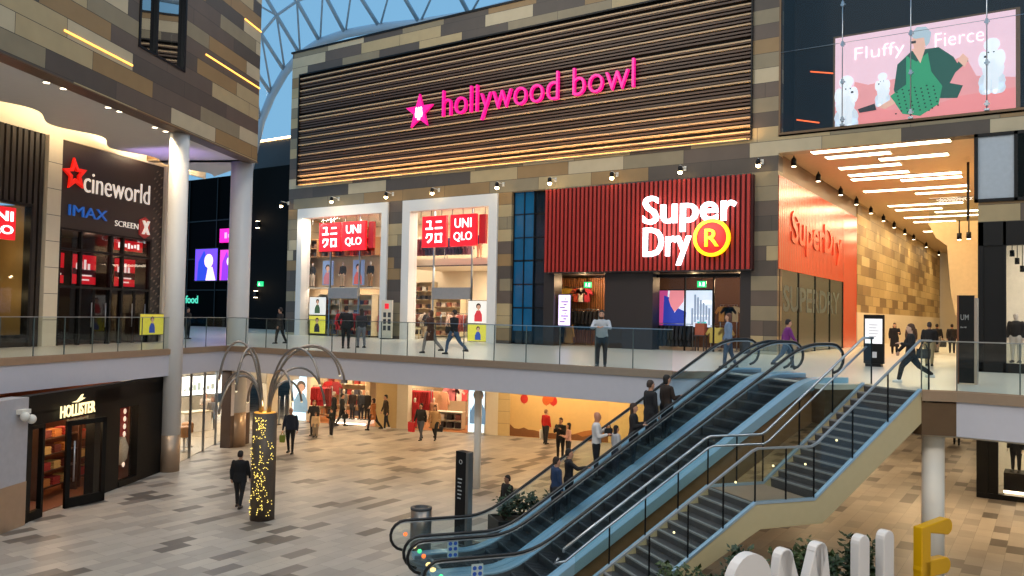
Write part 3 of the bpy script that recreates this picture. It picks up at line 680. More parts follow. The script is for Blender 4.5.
def poodle(u, v, h, fc=1):
    x = U(u); z = V(v)
    m.m(EM('#cfd9e4', .5)); blob(x, z+.22*h, .21*h, .2*h, 4); blob(x-.12*h, z+.1*h, .08*h, .1*h, 4); blob(x+.12*h, z+.1*h, .09*h, .1*h, 4)
    m.m(EM('#dde6ee', .55)); blob(x-.02*h*fc, z+.45*h, .17*h, .2*h, 5); blob(x-.07*h, z+.2*h, .055*h, .2*h, 6); blob(x+.05*h, z+.2*h, .055*h, .2*h, 6); blob(x-.08*h, z+.04*h, .07*h, .045*h, 6); blob(x+.06*h, z+.04*h, .07*h, .045*h, 6)
    m.m(EM('#e6eef4', .58)); blob(x-.13*h, z+.62*h, .075*h, .15*h, 7); blob(x+.13*h, z+.62*h, .075*h, .15*h, 7); blob(x, z+.72*h, .1*h, .11*h, 8); blob(x, z+.87*h, .125*h, .12*h, 9); blob(x+.06*h*fc, z+.66*h, .06*h, .045*h, 9)
    m.m(EM('#3c3c44', .08)); blob(x+.1*h*fc, z+.67*h, .025*h, .022*h, 10, 8); blob(x+.02*h*fc-.03*h, z+.74*h, .014*h, .014*h, 10, 8); blob(x+.02*h*fc+.05*h, z+.74*h, .014*h, .014*h, 10, 8)
poodle(.07, .0, 2.35); poodle(.285, .2, 1.45, -1); poodle(.88, .2, 2.25, -1)
m.build('picture', t)
m = MB(FA).m(EM('#23584a', .35)); pp(m, [(.35, .36), (.37, .62), (.45, .74), (.6, .74), (.68, .62), (.7, .55), (.72, .6), (.76, .56), (.69, .46), (.66, .36), (.73, .32), (.7, .2), (.6, .22), (.55, .1), (.4, .1)], 4)
m.m(EM('#2f9468', .5)); pp(m, [(.42, .7), (.48, .62), (.54, .7), (.56, .5), (.62, .34), (.6, .16), (.5, .06), (.4, .1), (.33, .3), (.42, .4)], 5)
m.m(EM('#12382c', .2))
for k in range(46):
    a, b = .36+.24*((k*37) % 46)/46, .1+.26*((k*17) % 46)/46; pp(m, [(a, b), (a+.008, b+.004), (a+.006, b+.018), (a-.003, b+.014)], 6)
m.m(EM('#e3b4a0', .5)); pp(m, [(.45, .76), (.5, .6), (.53, .76)], 7); pp(m, [(.45, .86), (.47, .74), (.5, .73), (.53, .78), (.53, .88), (.49, .92)], 8); pp(m, [(.7, .58), (.74, .5), (.76, .58), (.73, .64)], 8); pp(m, [(.26, .2), (.34, .27), (.36, .22), (.3, .17)], 8)
m.m(EM('#a9bcc6', .55)); pp(m, [(.44, .9), (.47, .86), (.52, .86), (.53, .76), (.55, .8), (.56, .9), (.53, .97), (.48, .98)], 9)
m.m(EM('#3a3a3a', .1)); pp(m, [(.44, .84), (.475, .84), (.475, .815), (.45, .815)], 10); pp(m, [(.14, .2), (.24, .24), (.25, .17), (.15, .16)], 9)
m.build('figure_print', t)
m = MB(FA).m(EM('#ffffff', .9)).text('Fluffy', U(.12), U(.41), V(.69), V(.86), -.742, -.738, -.018).text('Fierce', U(.58), U(.84), V(.74), V(.88), -.742, -.738, -.018); m.build('lettering', t)
for k, (a, b, z) in enumerate(((-9.9, -8.9, 10.75), (-9.3, -8.2, 12.9))):
    tag(MB(FA).m(mat('orange_reflection', '#ff8a50', .4, emit=1.4, ecol='#ff6a30')).tube([(a, -2.2, z), (b, -2.2, z-.25)], .03, 6).build('reflection_line'), ('lower', 'upper')[k]+' thin glowing orange line for a reflection left of the pink picture', 'light')  # glowing lines stand in for lamp reflections in the glazing
# ================================================================== cinema entrance, upper left
CINE = mat('cinema_brown', '#2e2220', .45)
t = thing('cinema_entrance', 'dark brown cinema entrance front with glazed doors and screens above them', 'shopfront', LW(5.6, 0, 0))
MB(LW).m(CINE).box(2.62, 8.0, -.1, .06, 4.6, 7.98).build('sign_panel', t)
m = MB(LW).m(BLACK)
for x in (2.62, 3.75, 5.45, 6.15, 7.9): m.box(x, x+.1, -.1, .06, 0, 4.6)
for z in (2.25, 3.72, 4.52): m.box(2.62, 8.0, -.1, .05, z, z+.1)
m.build('frame', t)
for a, b in ((2.72, 3.75), (3.85, 5.45), (5.55, 6.15), (6.25, 7.9)):
    MB(LW).m(DGLASS if 0 else glass('cinema_glass', (.75, .72, .7), 1.0)).box(a, b, -.06, -.04, 2.35, 4.52).build('glass_pane', t)
for a, b in ((3.85, 4.62), (4.66, 5.42), (6.25, 7.05), (7.09, 7.88)):
    d = MB(LW).m(glass('cinema_glass')).box(a, b, -.06, -.04, .08, 2.25).m(BLACK).box(a, a+.05, -.08, -.02, 0, 2.25).box(b-.05, b, -.08, -.02, 0, 2.25).build('door', t)
    MB(LW).m(STEEL).tube([((a+b)/2+.25, .02, .7), ((a+b)/2+.25, .02, 1.7)], .02, 6).build('handle', d)
MB(LW).m(glass('cinema_glass')).box(2.72, 3.75, -.06, -.04, .08, 2.25).build('side_pane', t); MB(LW).m(glass('cinema_glass')).box(5.55, 6.15, -.06, -.04, .08, 2.25).build('side_pane', t)
m = MB(LW).m(DARK).box(8.0, 8.72, -.1, .02, 0, 8.0).m(mat('lattice_pale', '#7a6a5c', .5))
for k in range(60):
    z = 1.0+k*.113; x = 8.02+.16*((k*3) % 4); m.prism_xz([(x, z), (x+.07, z), (x+.16, z+.1), (x+.09, z+.1)], .02, .05)
m.build('lattice_strip', t)
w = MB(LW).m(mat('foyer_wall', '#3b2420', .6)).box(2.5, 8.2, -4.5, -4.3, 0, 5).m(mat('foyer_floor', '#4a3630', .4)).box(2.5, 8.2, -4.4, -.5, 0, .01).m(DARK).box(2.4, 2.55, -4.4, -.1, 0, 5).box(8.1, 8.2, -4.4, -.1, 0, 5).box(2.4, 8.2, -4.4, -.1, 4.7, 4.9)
struct('wall_foyer', w, 'dim reddish foyer behind the cinema doors', 'wall')
bpy.data.objects['wall_left'].hide_render = False
for k in range(3): point(LW(3.4+k*1.9, -2.6, 3.9), 30, (1, .6, .42))
CL = mat('letter_cream', '#f3e6d8', .4, emit=.5)
t = thing('cinema_sign', 'cream lower case lettering with a red outlined star on the brown cinema panel', 'sign', LW(5.5, .1, 6.4))
MB(LW).m(CL).text('cineworld', 3.74, 7.7, 6.12, 6.98, .07, .12, -.008).build('lettering', t)
m = MB(LW).m(mat('star_red', '#d2221c', .35, emit=.7, ecol='#e01808'))
def ringstar(mb, cx, cz, r, ri, k, y0, y1, tilt):
    P = [(cx+(r if j % 2 == 0 else ri)*math.cos(PI/2+tilt+j*PI/5), cz+(r if j % 2 == 0 else ri)*math.sin(PI/2+tilt+j*PI/5)) for j in range(10)]
    Q = [(cx+k*(a-cx), cz+k*(b-cz)) for a, b in P]
    for j in range(10):
        mb.prism_xz([P[j], P[(j+1) % 10], Q[(j+1) % 10], Q[j]], y0, y1)
ringstar(m, 3.2, 6.72, .66, .3, .5, .08, .18, .12); m.build('star', t)
IMX = mat('letter_blue', '#1f62b0', .4, emit=.35, ecol='#1f62c8')
tag(MB(LW).m(IMX).text('IMAX', 3.0, 5.1, 5.1, 5.52, .06, .12, .0).build('format_sign'), 'blue capital lettering below the cream cinema name', 'sign')
t = thing('format_sign', 'small white lettering with a red cross shaped mark below the cinema name', 'sign', LW(6.8, .1, 5.0))
MB(LW).m(CL).text('SCREEN', 5.6, 7.05, 4.96, 5.2, .06, .09, -.01).build('lettering', t)
m = MB(LW).m(mat('x_red', '#a02020', .4, emit=.3)).prism_xz([(7.1, 4.75), (7.45, 4.6), (7.75, 4.75), (7.75, 5.4), (7.45, 5.55), (7.1, 5.4)], .05, .12).m(CL).text('X', 7.22, 7.68, 4.78, 5.38, .12, .2, .03); m.build('mark', t)
SR = em('screen_red', '#d41828', 1.1); SW = em('screen_text', '#f6e6e6', 1.3); SD = em('screen_dark', '#4a0a18', .5)
for k, (a, b) in enumerate(((2.72, 3.55), (3.95, 5.3), (6.35, 7.7))):
    t = thing('display_screen', ('left', 'middle', 'right')[k]+' of the three red lit screens above the cinema doors', 'screen', LW((a+b)/2, -.5, 2.45), 'red screens above the cinema doors')
    MB(LW).m(SCRB).box(a, b, -.6, -.52, 2.42, 3.68).build('bezel', t)
    q = b-a; m = MB(LW).m(SR).box(a+.03, b-.03, -.52, -.51, 2.45, 3.65).m(SD).prism_xz([(a+.03, 2.85), (b-.03, 2.75), (b-.03, 3.05), (a+.03, 3.1)], -.51, -.507)
    m.m(SW)
    for j in range(4): m.box(a+q*(.15+.16*j), a+q*(.25+.16*j), -.51, -.505, 3.05, 3.3+.08*(j % 3))
    m.box(a+.2*q, b-.2*q, -.507, -.5, 2.78, 2.84).box(a+.25*q, b-.3*q, -.507, -.5, 2.6, 2.66); m.build('picture', t)
t = thing('reflected_sign', 'short red reflected sign with white lettering at the top right of the cinema glazing', 'sign', LW(7, -.4, 4.0))
MB(LW).m(RED).box(6.1, 7.85, -.35, -.3, 4.0, 4.45).build('panel', t); MB(LW).m(SGNW).bars(6.3, 7.7, 4.1, 4.34, -.3, -.29, 7).build('lettering', t)  # glowing panel stands in for a red sign mirrored in the glass
t = poster(LW, 7.05, 8.6, .35, 1.25, .35, 'low yellow lit poster board beside the cinema doors', YEL, '#2f4a9c', 'poster_board', 'poster')
# shop at the far left edge
t = thing('display_window', 'warm lit display window in the ribbed wall at the left picture edge', 'shopfront', LW(0, 0, .4))
m = MB(LW).m(BLACK).box(-1.3, -1.2, -.2, .1, .4, 5.25).box(1.18, 1.28, -.2, .1, .4, 5.25).box(-1.3, 1.28, -.2, .1, .35, .45).box(-1.3, 1.28, -.2, .1, 5.18, 5.28); m.build('frame', t)
MB(LW).m(SGLASS).box(-1.2, 1.18, -.04, -.02, .45, 5.18).build('glass_pane', t)
MB(LW).m(mat('display_gold', '#8a7040', .5)).box(-1.3, 1.28, -1.6, -1.5, .4, 5.25).box(1.22, 1.28, -1.5, -.2, .4, 5.25).box(-1.3, -1.24, -1.5, -.2, .4, 5.25).box(-1.3, 1.28, -1.5, -.2, .35, .42).build('display_case', t)
m = MB(LW).m(CREAM).lathe((.35, -.9, .45), [(.35, 0), (.35, .9), (.25, 1.0)], 14).lathe((-.5, -.9, .45), [(.4, 0), (.4, .5)], 14); m.build('plinth', t)
for z in (1.9, 3.4, 4.6): point(LW(.5, -.7, z), 9, (1, .74, .36), .08)
t = thing('square_sign', 'red square sign cut by the left picture edge', 'sign', LW(-.3, .2, 3.85))
MB(LW).m(RED).box(-1.4, .3, .12, .3, 3.85, 5.0).build('sign_box', t); MB(LW).m(SGNW).text('UNI', -1.2, .18, 4.5, 4.85, .3, .32, .02).text('QLO', -1.25, .2, 3.98, 4.35, .3, .32, .02).build('lettering', t)

# ================================================================== dark wing beyond: screens, pink sign
def wscreen(a, b, z0, z1, cols, lab):
    t = thing('display_screen', lab, 'screen', WG((a+b)/2, .3, z0))
    MB(WG).m(SCRB).box(a-.08, b+.08, .1, .22, z0-.08, z1+.08).build('bezel', t)
    m = MB(WG).m(em('wing_'+cols[0], cols[0], 1.3)).box(a, b, .22, .23, z0, z1); q = b-a; h = z1-z0
    m.m(em('wing_'+cols[1], cols[1], 1.2)).prism_xz([(a+.1*q, z0), (a+.5*q, z0), (a+.65*q, z0+.5*h), (a+.4*q, z0+.95*h), (a+.15*q, z0+.6*h)], .23, .235)
    m.m(em('wing_'+cols[2], cols[2], 1.5)).disc(a+.62*q, z0+.62*h, .2*q, .235, .24, 14).prism_xz([(a+.5*q, z0), (a+.95*q, z0), (a+.8*q, z0+.42*h), (a+.6*q, z0+.45*h)], .235, .24); m.build('picture', t)
wscreen(-64.6, -61.5, 4.1, 6.9, ('#6a3fe0', '#2438b8', '#f0c8ff'), 'blue and violet lit screen left of the thick column')
wscreen(-61.1, -58.9, 4.1, 6.75, ('#d838b0', '#8a2ad0', '#ffd8f8'), 'pink lit screen half hidden behind the thick column')
wscreen(-58.4, -56.8, 4.1, 6.7, ('#e048a0', '#7a28c0', '#ffc8e8'), 'narrow pink lit screen right behind the thick column')
wscreen(-56.3, -53.7, 4.1, 6.6, ('#c84ae0', '#4a28b8', '#fff0ff'), 'violet lit screen beside the dark pier')
t = thing('pink_sign', 'glowing pink rectangular sign above the violet screens', 'sign', WG(-58.9, .2, 7.4))
MB(WG).m(mat('pink_sign_glow', '#d81aa0', .4, emit=1.3, ecol='#e010a0')).box(-61.1, -56.7, .1, .35, 7.4, 8.6).build('sign_box', t); MB(WG).m(em('pink_sign_text', '#ff9ad8', 1.3)).bars(-60.4, -57.4, 7.75, 8.25, .35, .38, 6).build('lettering', t)
t = thing('neon_lettering', 'small green lower case lettering on the dark glazing at the left', 'sign', WG(-65, .2, 2.2))
MB(WG).m(em('neon_green', '#4ac0a0', 1.2)).text('food', -66.0, -64.2, 2.05, 2.75, .1, .15, .01).build('lettering', t)
for k, (z, s) in enumerate(((8.6, 1), (2.85, 1))):
    t = thing('wall_lamp', ('upper', 'lower')[k]+' warm up and down lamp on the dark pier beside the facade', 'wall lamp', WG(-54.9, 1.35, z))
    MB(WG).m(BLACK).box(-55.05, -54.75, 1.2, 1.45, z-.25, z+.25).build('housing', t); MB(WG).m(LEDW).box(-55.02, -54.78, 1.22, 1.43, z+.25, z+.29).box(-55.02, -54.78, 1.22, 1.43, z-.29, z-.25).build('lens', t)
    point(WG(-54.9, 1.9, z+.5), 25, (1, .75, .45), .1)
t = thing('exit_sign', 'small green exit sign on the dark pier beyond the columns', 'exit sign', WG(-54.4, 1.3, 3.55))
MB(WG).m(mat('exit_green')).box(-54.75, -54.1, 1.2, 1.3, 3.5, 3.9).build('panel', t); MB(WG).m(mat('exit_white')).prism_xz([(-54.6, 3.55), (-54.5, 3.6), (-54.42, 3.56), (-54.45, 3.72), (-54.55, 3.84)], 1.3, 1.31).build('symbol', t)
area(WG(-61, 2.5, 10), 8, 130, (.62, .45, 1.0), WG(-61, 4, 0), 3)
area(LC(11.8, -2.6, 6.9), 3, 26, (.5, .35, 1.0), LC(12.5, -2.5, 8.5), 2)

# ================================================================== dark shop on the ground floor, left
HB = mat('shop_black_timber', '#0a0807', .55, var=.12, spec=.2)
w = MB(HW).m(HB).box(-.0, 9.0, -.3, 0, -1.55, -1.0).box(0, .25, -.3, .05, H0, -1.0).box(3.4, 4.85, -.3, 0, H0, -1.12).box(6.0, 8.0, -.3, 0, H0, -1.12).box(0, 6, -.3, .0, -1.85, -1.5)
t = tag(w.build('black_shopfront'), 'black timber shopfront with a doorway on the ground floor at the left', 'shopfront')
t = thing('entrance_door', 'tall black framed glass door standing left of the dark shop doorway', 'door', HW(.6, 0, H0))
m = MB(HW).m(HB).box(.25, .36, -.12, .02, H0, -1.85).box(.82, .92, -.12, .02, H0, -1.85).box(.25, .92, -.12, .02, H0, H0+.25).box(.25, .92, -.12, .02, -1.95, -1.85); m.build('frame', t)
MB(HW).m(SGLASS).box(.36, .82, -.06, -.04, H0+.25, -1.95).build('glass_pane', t)
t = thing('entrance_door', 'black framed glass door folded open below the shop lettering', 'door', HW(2.4, 0, H0))
fd = Fr(HW(3.35, 0, 0), (-.9, .1), (HW.ay.x, HW.ay.y))
fd = Fr(HW(1.85, .05, 0), tuple((HW.ax*.93+HW.ay*.36)[:2]), tuple((HW.ay*.93-HW.ax*.36)[:2]))
m = MB(fd).m(HB).box(0, .14, -.05, .05, H0+.02, -1.9).box(1.2, 1.34, -.05, .05, H0+.02, -1.9).box(0, 1.34, -.05, .05, H0+.02, H0+.3).box(0, 1.34, -.05, .05, -2.05, -1.9); m.build('frame', t)
MB(fd).m(SGLASS).box(.14, 1.2, -.01, .01, H0+.3, -2.05).build('glass_pane', t); MB(fd).m(STEEL).tube([(.2, .12, H0+.8), (.2, .12, H0+2.0)], .025, 6).build('handle', t)
t = thing('shop_sign', 'glowing cream capital lettering with a small bird mark above the dark doorway', 'sign', HW(2.4, .1, -1.6))
HG = mat('letter_gold_glow', '#fff0c8', .4, emit=1.3, ecol='#ffe6a8')
MB(HW).m(HG).text('HOLLISTER', 1.5, 3.25, -1.78, -1.42, .06, .09, .014).build('lettering', t)
MB(HW).m(mat('sign_small', '#8a7a5c', .5, emit=.3)).bars(1.85, 2.95, -1.93, -1.85, .05, .07, 10).build('lettering', t)
m = MB(HW).m(HG).prism_xz([(2.05, -1.36), (2.3, -1.33), (2.5, -1.18), (2.6, -1.16), (2.52, -1.26), (2.7, -1.28), (2.5, -1.34), (2.3, -1.38)], .06, .09); m.build('bird_mark', t)
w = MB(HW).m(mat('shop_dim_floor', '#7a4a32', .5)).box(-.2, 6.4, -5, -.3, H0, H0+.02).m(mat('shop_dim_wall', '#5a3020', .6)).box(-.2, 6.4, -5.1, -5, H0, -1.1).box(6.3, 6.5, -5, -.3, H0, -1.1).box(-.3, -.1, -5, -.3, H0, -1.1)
struct('wall_dark_shop', w, 'dim red brown interior of the dark ground floor shop', 'wall')
for a, o in ((.8, -1.6), (2.4, -2.2), (4.2, -2), (5.4, -1.2)): point(HW(a, o, -1.7), 34, (1, .6, .3), .1)
t = thing('window_bay', 'narrow glass display bay right of the dark shop doorway', 'shopfront', HW(5.4, 0, H0))
MB(HW).m(SGLASS).box(4.87, 5.98, -.14, -.12, H0+.2, -1.5).build('glass_pane', t); MB(HW).m(HB).box(4.85, 6.0, -.2, .02, H0, H0+.2).build('sill', t)
m = MB(HW).m(em('bay_lights', '#f4d8c0', .9))
for k in range(9): m.ball((5.75, -.35, -1.8-k*.26), .07, .04, .1, 8, 5)
m.build('hanging_tags', t)
m = MB(HW).m(em('bay_sign', '#9ad0e8', .9)).bars(5.0, 5.5, -1.9, -1.55, -.3, -.29, 4); tag(m.build('window_lettering'), 'pale blue lettering at the top of the narrow display bay', 'sign')
# pale pier with a camera at the left edge
w = MB(HW).m(mat('pier_plaster', '#a9a6ab', .5)).box(-3.5, 0.0, -.4, .12, -3.3, -1.0).m(BRONZE).box(-3.5, 0.0, -.42, .14, H0, -3.3)
struct('wall_pier_left', w, 'pale pier with a bronze foot at the lower left', 'wall')
t = thing('security_camera', 'white dome camera pair on the pale pier at the lower left', 'camera', HW(-.35, .2, -1.5))
MB(HW).m(WHITE).box(-.5, -.15, .12, .3, -1.42, -1.3).build('mount', t); MB(HW).m(WHITE).ball((-.42, .32, -1.48), .13, .13, .13).ball((-.15, .32, -1.58), .13, .13, .13).build('camera_head', t)

# ================================================================== glass corner shop behind the left column
BC = Fr((-28.6, 20.0, 0), (-.6, .8), (.8, .6))
t = thing('shopfront', 'white lit glass corner shop between the two round columns on the ground floor', 'shopfront', BC(3, 0, H0))
for k in range(5): MB(BC).m(SGLASS).box(-.9+k*1.75, .83+k*1.75, -.06, -.04, H0, -1.1).build('glass_pane', t)
m = MB(BC).m(STEEL)
for k in range(6): m.box(-.92+k*1.75, -.88+k*1.75, -.1, 0, H0, -1.1)
m.build('mullion', t)
w = MB(BC).m(mat('shop_white', '#d8d4cc', .5)).box(-1, 14, -5.6, -5.5, H0, -1.1).m(mat('shop_floor_beige', '#b8a890', .35)).box(-1, 8, -5.5, -.1, H0, H0+.02)
struct('wall_corner_shop', w, 'white walls of the glass corner shop', 'wall')
area(BC(3.5, -2.5, -1.2), 5, 260, (1, .93, .8), None, 3)
def counter(x, y, lx, ly, lab):
    t = thing('shop_counter', lab, 'counter', (x, y, H0))
    MB().m(mat('counter_white', '#e6e2da', .35)).box(x-lx/2, x+lx/2, y-ly/2, y+ly/2, H0+.03, H0+.95).build('body', t); MB().m(mat('counter_top', '#c8b898', .3)).box(x-lx/2-.04, x+lx/2+.04, y-ly/2-.04, y+ly/2+.04, H0+.95, H0+1.01).build('worktop', t)
counter(-35.3, 25.2, .7, 1.5, 'white counter in front of the person in the pale top in the glass corner shop')
counter(-37.3, 28.6, .7, 1.8, 'white counter below the lit menu screen in the glass corner shop')
for k, (x, y) in enumerate(((-30.57, 21.4), (-31.5, 22.2))):
    t = thing('stool', ('white stool with a tan seat nearest the left column in the glass corner shop', 'white stool with a tan seat further from the left column in the glass corner shop')[k], 'stool', (x, y, H0+.02))
    MB().m(WHITE).lathe((x, y, H0+.02), [(.24, 0), (.24, .03), (.05, .08), (.05, .6)], 14).build('base', t); MB().m(mat('seat_tan', '#b07a48', .5)).lathe((x, y, H0+.62), [(.2, 0), (.24, .05), (.26, .4), (.2, .46)], 14).build('seat', t)
t = thing('menu_screen', 'wide white lit menu screen hanging in the glass corner shop', 'screen', (-38.2, 27.8, -3))
MB().m(SCRB).box(-38.3, -38.2, 26.4, 29.0, -3.1, -2.0).build('bezel', t); m = MB().m(em('menu_white', '#f0f4ee', 1.6)).box(-38.2, -38.19, 26.45, 28.95, -3.05, -2.05).m(em('menu_grey', '#8a968c', .8))
for k in range(8): m.box(-38.19, -38.185, 26.6+.28*k, 26.8+.28*k, -2.8, -2.7+.1*(k % 4))
m.build('picture', t)
area((-36.5, 26.5, -1.2), 4, 260, (1, .93, .8), None, 4)
# wall turning to the facade, with the pale shop and a gate
CD = Fr((-33.4, 26.4, 0), (-.19, .98), (.98, .19))
t = thing('shopfront', 'pale lit shopfront with barrier gates right of the thick column', 'shopfront', CD(2.2, 0, H0))
MB(CD).m(CREAM).box(1.95, 2.85, -.3, .06, H0, -1.1).build('pier', t); MB(CD).m(WHITE).box(0, 1.95, -.1, 0, -2.2, -1.1).box(2.85, 4.7, -.1, 0, -2.2, -1.1).build('header', t)
MB(CD).m(SGLASS).box(.05, 1.9, -.06, -.04, H0, -2.2).build('glass_pane', t)
w = MB(CD).m(mat('shop_bright_wall', '#efe6d6', .5)).box(-2.5, 5, -6.2, -6.1, H0, -1.1).m(mat('shop_floor_beige')).box(-2, 5, -6.1, -.1, H0, H0+.03)
struct('wall_pale_shop', w, 'bright cream interior behind the pale shopfront', 'wall')
area(CD(2.2, -1.5, -1.2), 3.6, 190, (1, .9, .72), None, 1.6)
for k in range(2):
    x = 2.95+k*.8; t = thing('security_gate', ('left', 'right')[k]+' of the two slim security gates in the pale shop doorway', 'security gate', CD(x, -.2, H0))
    MB(CD).m(STEEL).tube([(x, -.2, H0+.03), (x, -.2, H0+1.5), (x+.35, -.2, H0+1.5), (x+.35, -.2, H0+.03)], .03, 6).build('frame', t); MB(CD).m(BLACK).box(x-.05, x+.4, -.3, -.1, H0, H0+.04).build('base', t); MB(CD).m(DGREY).box(x+.1, x+.25, -.21, -.19, H0+.3, H0+1.3).build('panel', t)

def glow_shelf(fr, x0, x1, y, zs, cols, lab):
    t = thing('shelf_unit', lab, 'shelf', fr((x0+x1)/2, y, H0+.03)); W = mat('shelf_dark_wood', '#4a2a18', .5)
    for x in (x0, x1-.05): MB(fr).m(W).box(x, x+.05, y-.25, y+.25, H0+.03, -2.0).build('side_panel', t)
    for z in zs: MB(fr).m(W).box(x0, x1, y-.25, y+.25, z-.04, z).build('shelf', t)
    for j, z in enumerate(zs):
        for i in range(int((x1-x0)/.5)):
            c = cols[(i+j) % len(cols)]; m = MB(fr).m(mat('cloth_'+c, c, .8, var=.2, scale=14)); x = x0+.3+i*.5
            for q in range(3): m.prism_xz([(x-.17, z+q*.08), (x+.17, z+q*.08), (x+.18, z+q*.08+.04), (x+.15, z+q*.08+.075), (x-.15, z+q*.08+.075), (x-.18, z+q*.08+.04)], y-.16, y+.2)
            tag(m.build('folded_garments'), 'folded clothes on the warm shelves of the dark shop', 'folded clothes', 'folded clothes in the dark ground floor shop')
glow_shelf(HW, 2.6, 4.4, -1.4, (-4.1, -3.6, -3.1, -2.6), ['#c87838', '#a03028', '#c8a060', '#6a2a20'], 'dark wooden shelves with orange and red folded clothes seen through the left doorway')
glow_shelf(HW, 4.7, 6.1, -1.5, (-4.1, -3.5, -2.9), ['#a03028', '#d8a860', '#8a4028'], 'dark wooden shelves with red clothes seen through the folded open door')
point(HW(2.9, -.7, -2.1), 30, (1, .68, .36), .1); point(HW(4.3, -.6, -2.2), 22, (1, .68, .36), .1)
t = thing('hanging_garland', 'dark red scarf and pale fur display in the narrow bay right of the doorway', 'window display', HW(5.6, -.4, H0))
MB(HW).m(mat('cloth_#a03028', '#a03028', .8)).prism_xz([(5.5, -2.9), (5.95, -2.95), (6.05, -1.9), (5.75, -1.7), (5.55, -2.0)], -.5, -.38).build('scarf', t); MB(HW).m(mat('fur_pale', '#b8a890', .9, var=.3, scale=20)).lathe((5.75, -.45, -3.9), [(.05, 0), (.2, .2), (.24, .6), (.12, .95), (.03, 1.0)], 12).build('fur', t); point(HW(5.5, -.25, -1.8), 10, (1, .8, .6), .05)
# ================================================================== garments, racks, mannequins
def garment(c, kind='shirt'):
    m = MB(); m.m(c)
    if kind == 'shirt':
        m.prism_xz([(-.2, 0), (.2, 0), (.19, .5), (.33, .34), (.4, .42), (.24, .68), (.08, .72), (-.08, .72), (-.24, .68), (-.4, .42), (-.33, .34), (-.19, .5)], -.04, .04)
    elif kind == 'coat':
        m.prism_xz([(-.27, 0), (.27, 0), (.22, .7), (.3, .3), (.38, .34), (.25, .95), (.08, 1.0), (-.08, 1.0), (-.25, .95), (-.38, .34), (-.3, .3), (-.22, .7)], -.06, .06)
    else:
        m.prism_xz([(-.18, 0), (-.02, 0), (0, .5), (.02, 0), (.18, 0), (.16, .85), (-.16, .85)], -.035, .035)
    return m
PROTO = {}
def hang(fr, x, y, z, c, kind, label, group, turn=False):
    key = (c, kind)
    if key not in PROTO:
        mb = garment(mat('cloth_'+c, c, .8, var=.15, scale=14), kind)
        o = mb.build('garment'); top = {'shirt': .72, 'coat': 1.0, 'trousers': .85}[kind]
        k = MB().m(STEEL).tube([(-.17, 0, top-.05), (0, 0, top+.02), (.17, 0, top-.05)], .008, 4).tube([(0, 0, top+.02), (0, 0, top+.08)], .008, 4).build('hanger', o)
        PROTO[key] = o
    else:
        s = PROTO[key]; o = s.copy(); COL.objects.link(o)
        for ch in s.children:
            q = ch.copy(); COL.objects.link(q); q.parent = o
    o.location = fr(x, y, z); a = math.atan2(fr.ax.y, fr.ax.x)+(PI/2 if turn else 0)
    o.rotation_euler = (0, 0, a); tag(o, label, 'garment', group); return o
def rail(fr, x0, x1, y, z, lab, cols, kind='shirt', glabel='garment', turn=True, n=8, z0=None):
    z0 = z0 if z0 is not None else z-1.5
    t = thing('clothes_rail', lab, 'clothes rail', fr((x0+x1)/2, y, z0))
    MB(fr).m(STEEL).tube([(x0, y, z0), (x0, y, z), (x1, y, z), (x1, y, z0)], .022, 6).build('frame', t); MB(fr).m(STEEL).tube([(x0, y-.25, z0+.03), (x0, y+.25, z0+.03)], .022, 6).tube([(x1, y-.25, z0+.03), (x1, y+.25, z0+.03)], .022, 6).build('foot', t)
    h = {'shirt': .8, 'coat': 1.08, 'trousers': .93}[kind]
    for i in range(n):
        c = cols[i*len(cols)//n]
        hang(fr, x0+(i+.5)*(x1-x0)/n, y, z-h, c, kind, glabel, glabel, turn)
def shelf(fr, x0, x1, y0, y1, z0, rows, h, lab, cols, glabel, wood='#c8a878', fill=True):
    t = thing('shelf_unit', lab, 'shelf', fr((x0+x1)/2, (y0+y1)/2, z0)); W = mat('shelf_'+wood, wood, .5)
    for x in (x0, x1-.04): MB(fr).m(W).box(x, x+.04, y0, y1, z0, z0+rows*h+.04).build('side_panel', t)
    MB(fr).m(W).box(x0, x1, y0, y0+.02, z0, z0+rows*h).build('back_panel', t)
    for r in range(rows+1): MB(fr).m(W).box(x0+.04, x1-.04, y0+.02, y1, z0+r*h, z0+r*h+.03).build('shelf', t)
    if not fill: return t
    n = max(2, int((x1-x0)/.42))
    for r in range(rows):
        for i in range(n):
            c = cols[(i*3+r*2+(i*r) % 3) % len(cols)]; key = ('fold', c)
            if key not in PROTO:
                m = MB().m(mat('cloth_'+c, c, .8, var=.15, scale=14))
                for q in range(4): m.prism_xz([(-.15+.008*(q % 2), q*.07), (.15-.006*(q % 3), q*.07), (.155, q*.07+.03), (.14, q*.07+.062), (-.14, q*.07+.062), (-.155, q*.07+.03)], -.13, .13)
                o = m.build('folded_garments'); PROTO[key] = o
            else: o = PROTO[key].copy(); COL.objects.link(o)
            o.location = fr(x0+.04+(i+.5)*(x1-x0-.08)/n, (y0+y1)/2+.02, z0+r*h+.03); o.rotation_euler = (0, 0, math.atan2(fr.ax.y, fr.ax.x)); tag(o, glabel, 'folded clothes', glabel)
    return t
# mannequins are made with the people below; positions collected here
MANN = []

FUL = Fr((-.95, 32.9, 0), (1, 0), (0, -1)); FR2 = Fr((-1.7, 36.2, 0), (1, 0), (0, -1)); FR6 = Fr((-4.9, 36.2, 0), (1, 0), (0, -1))
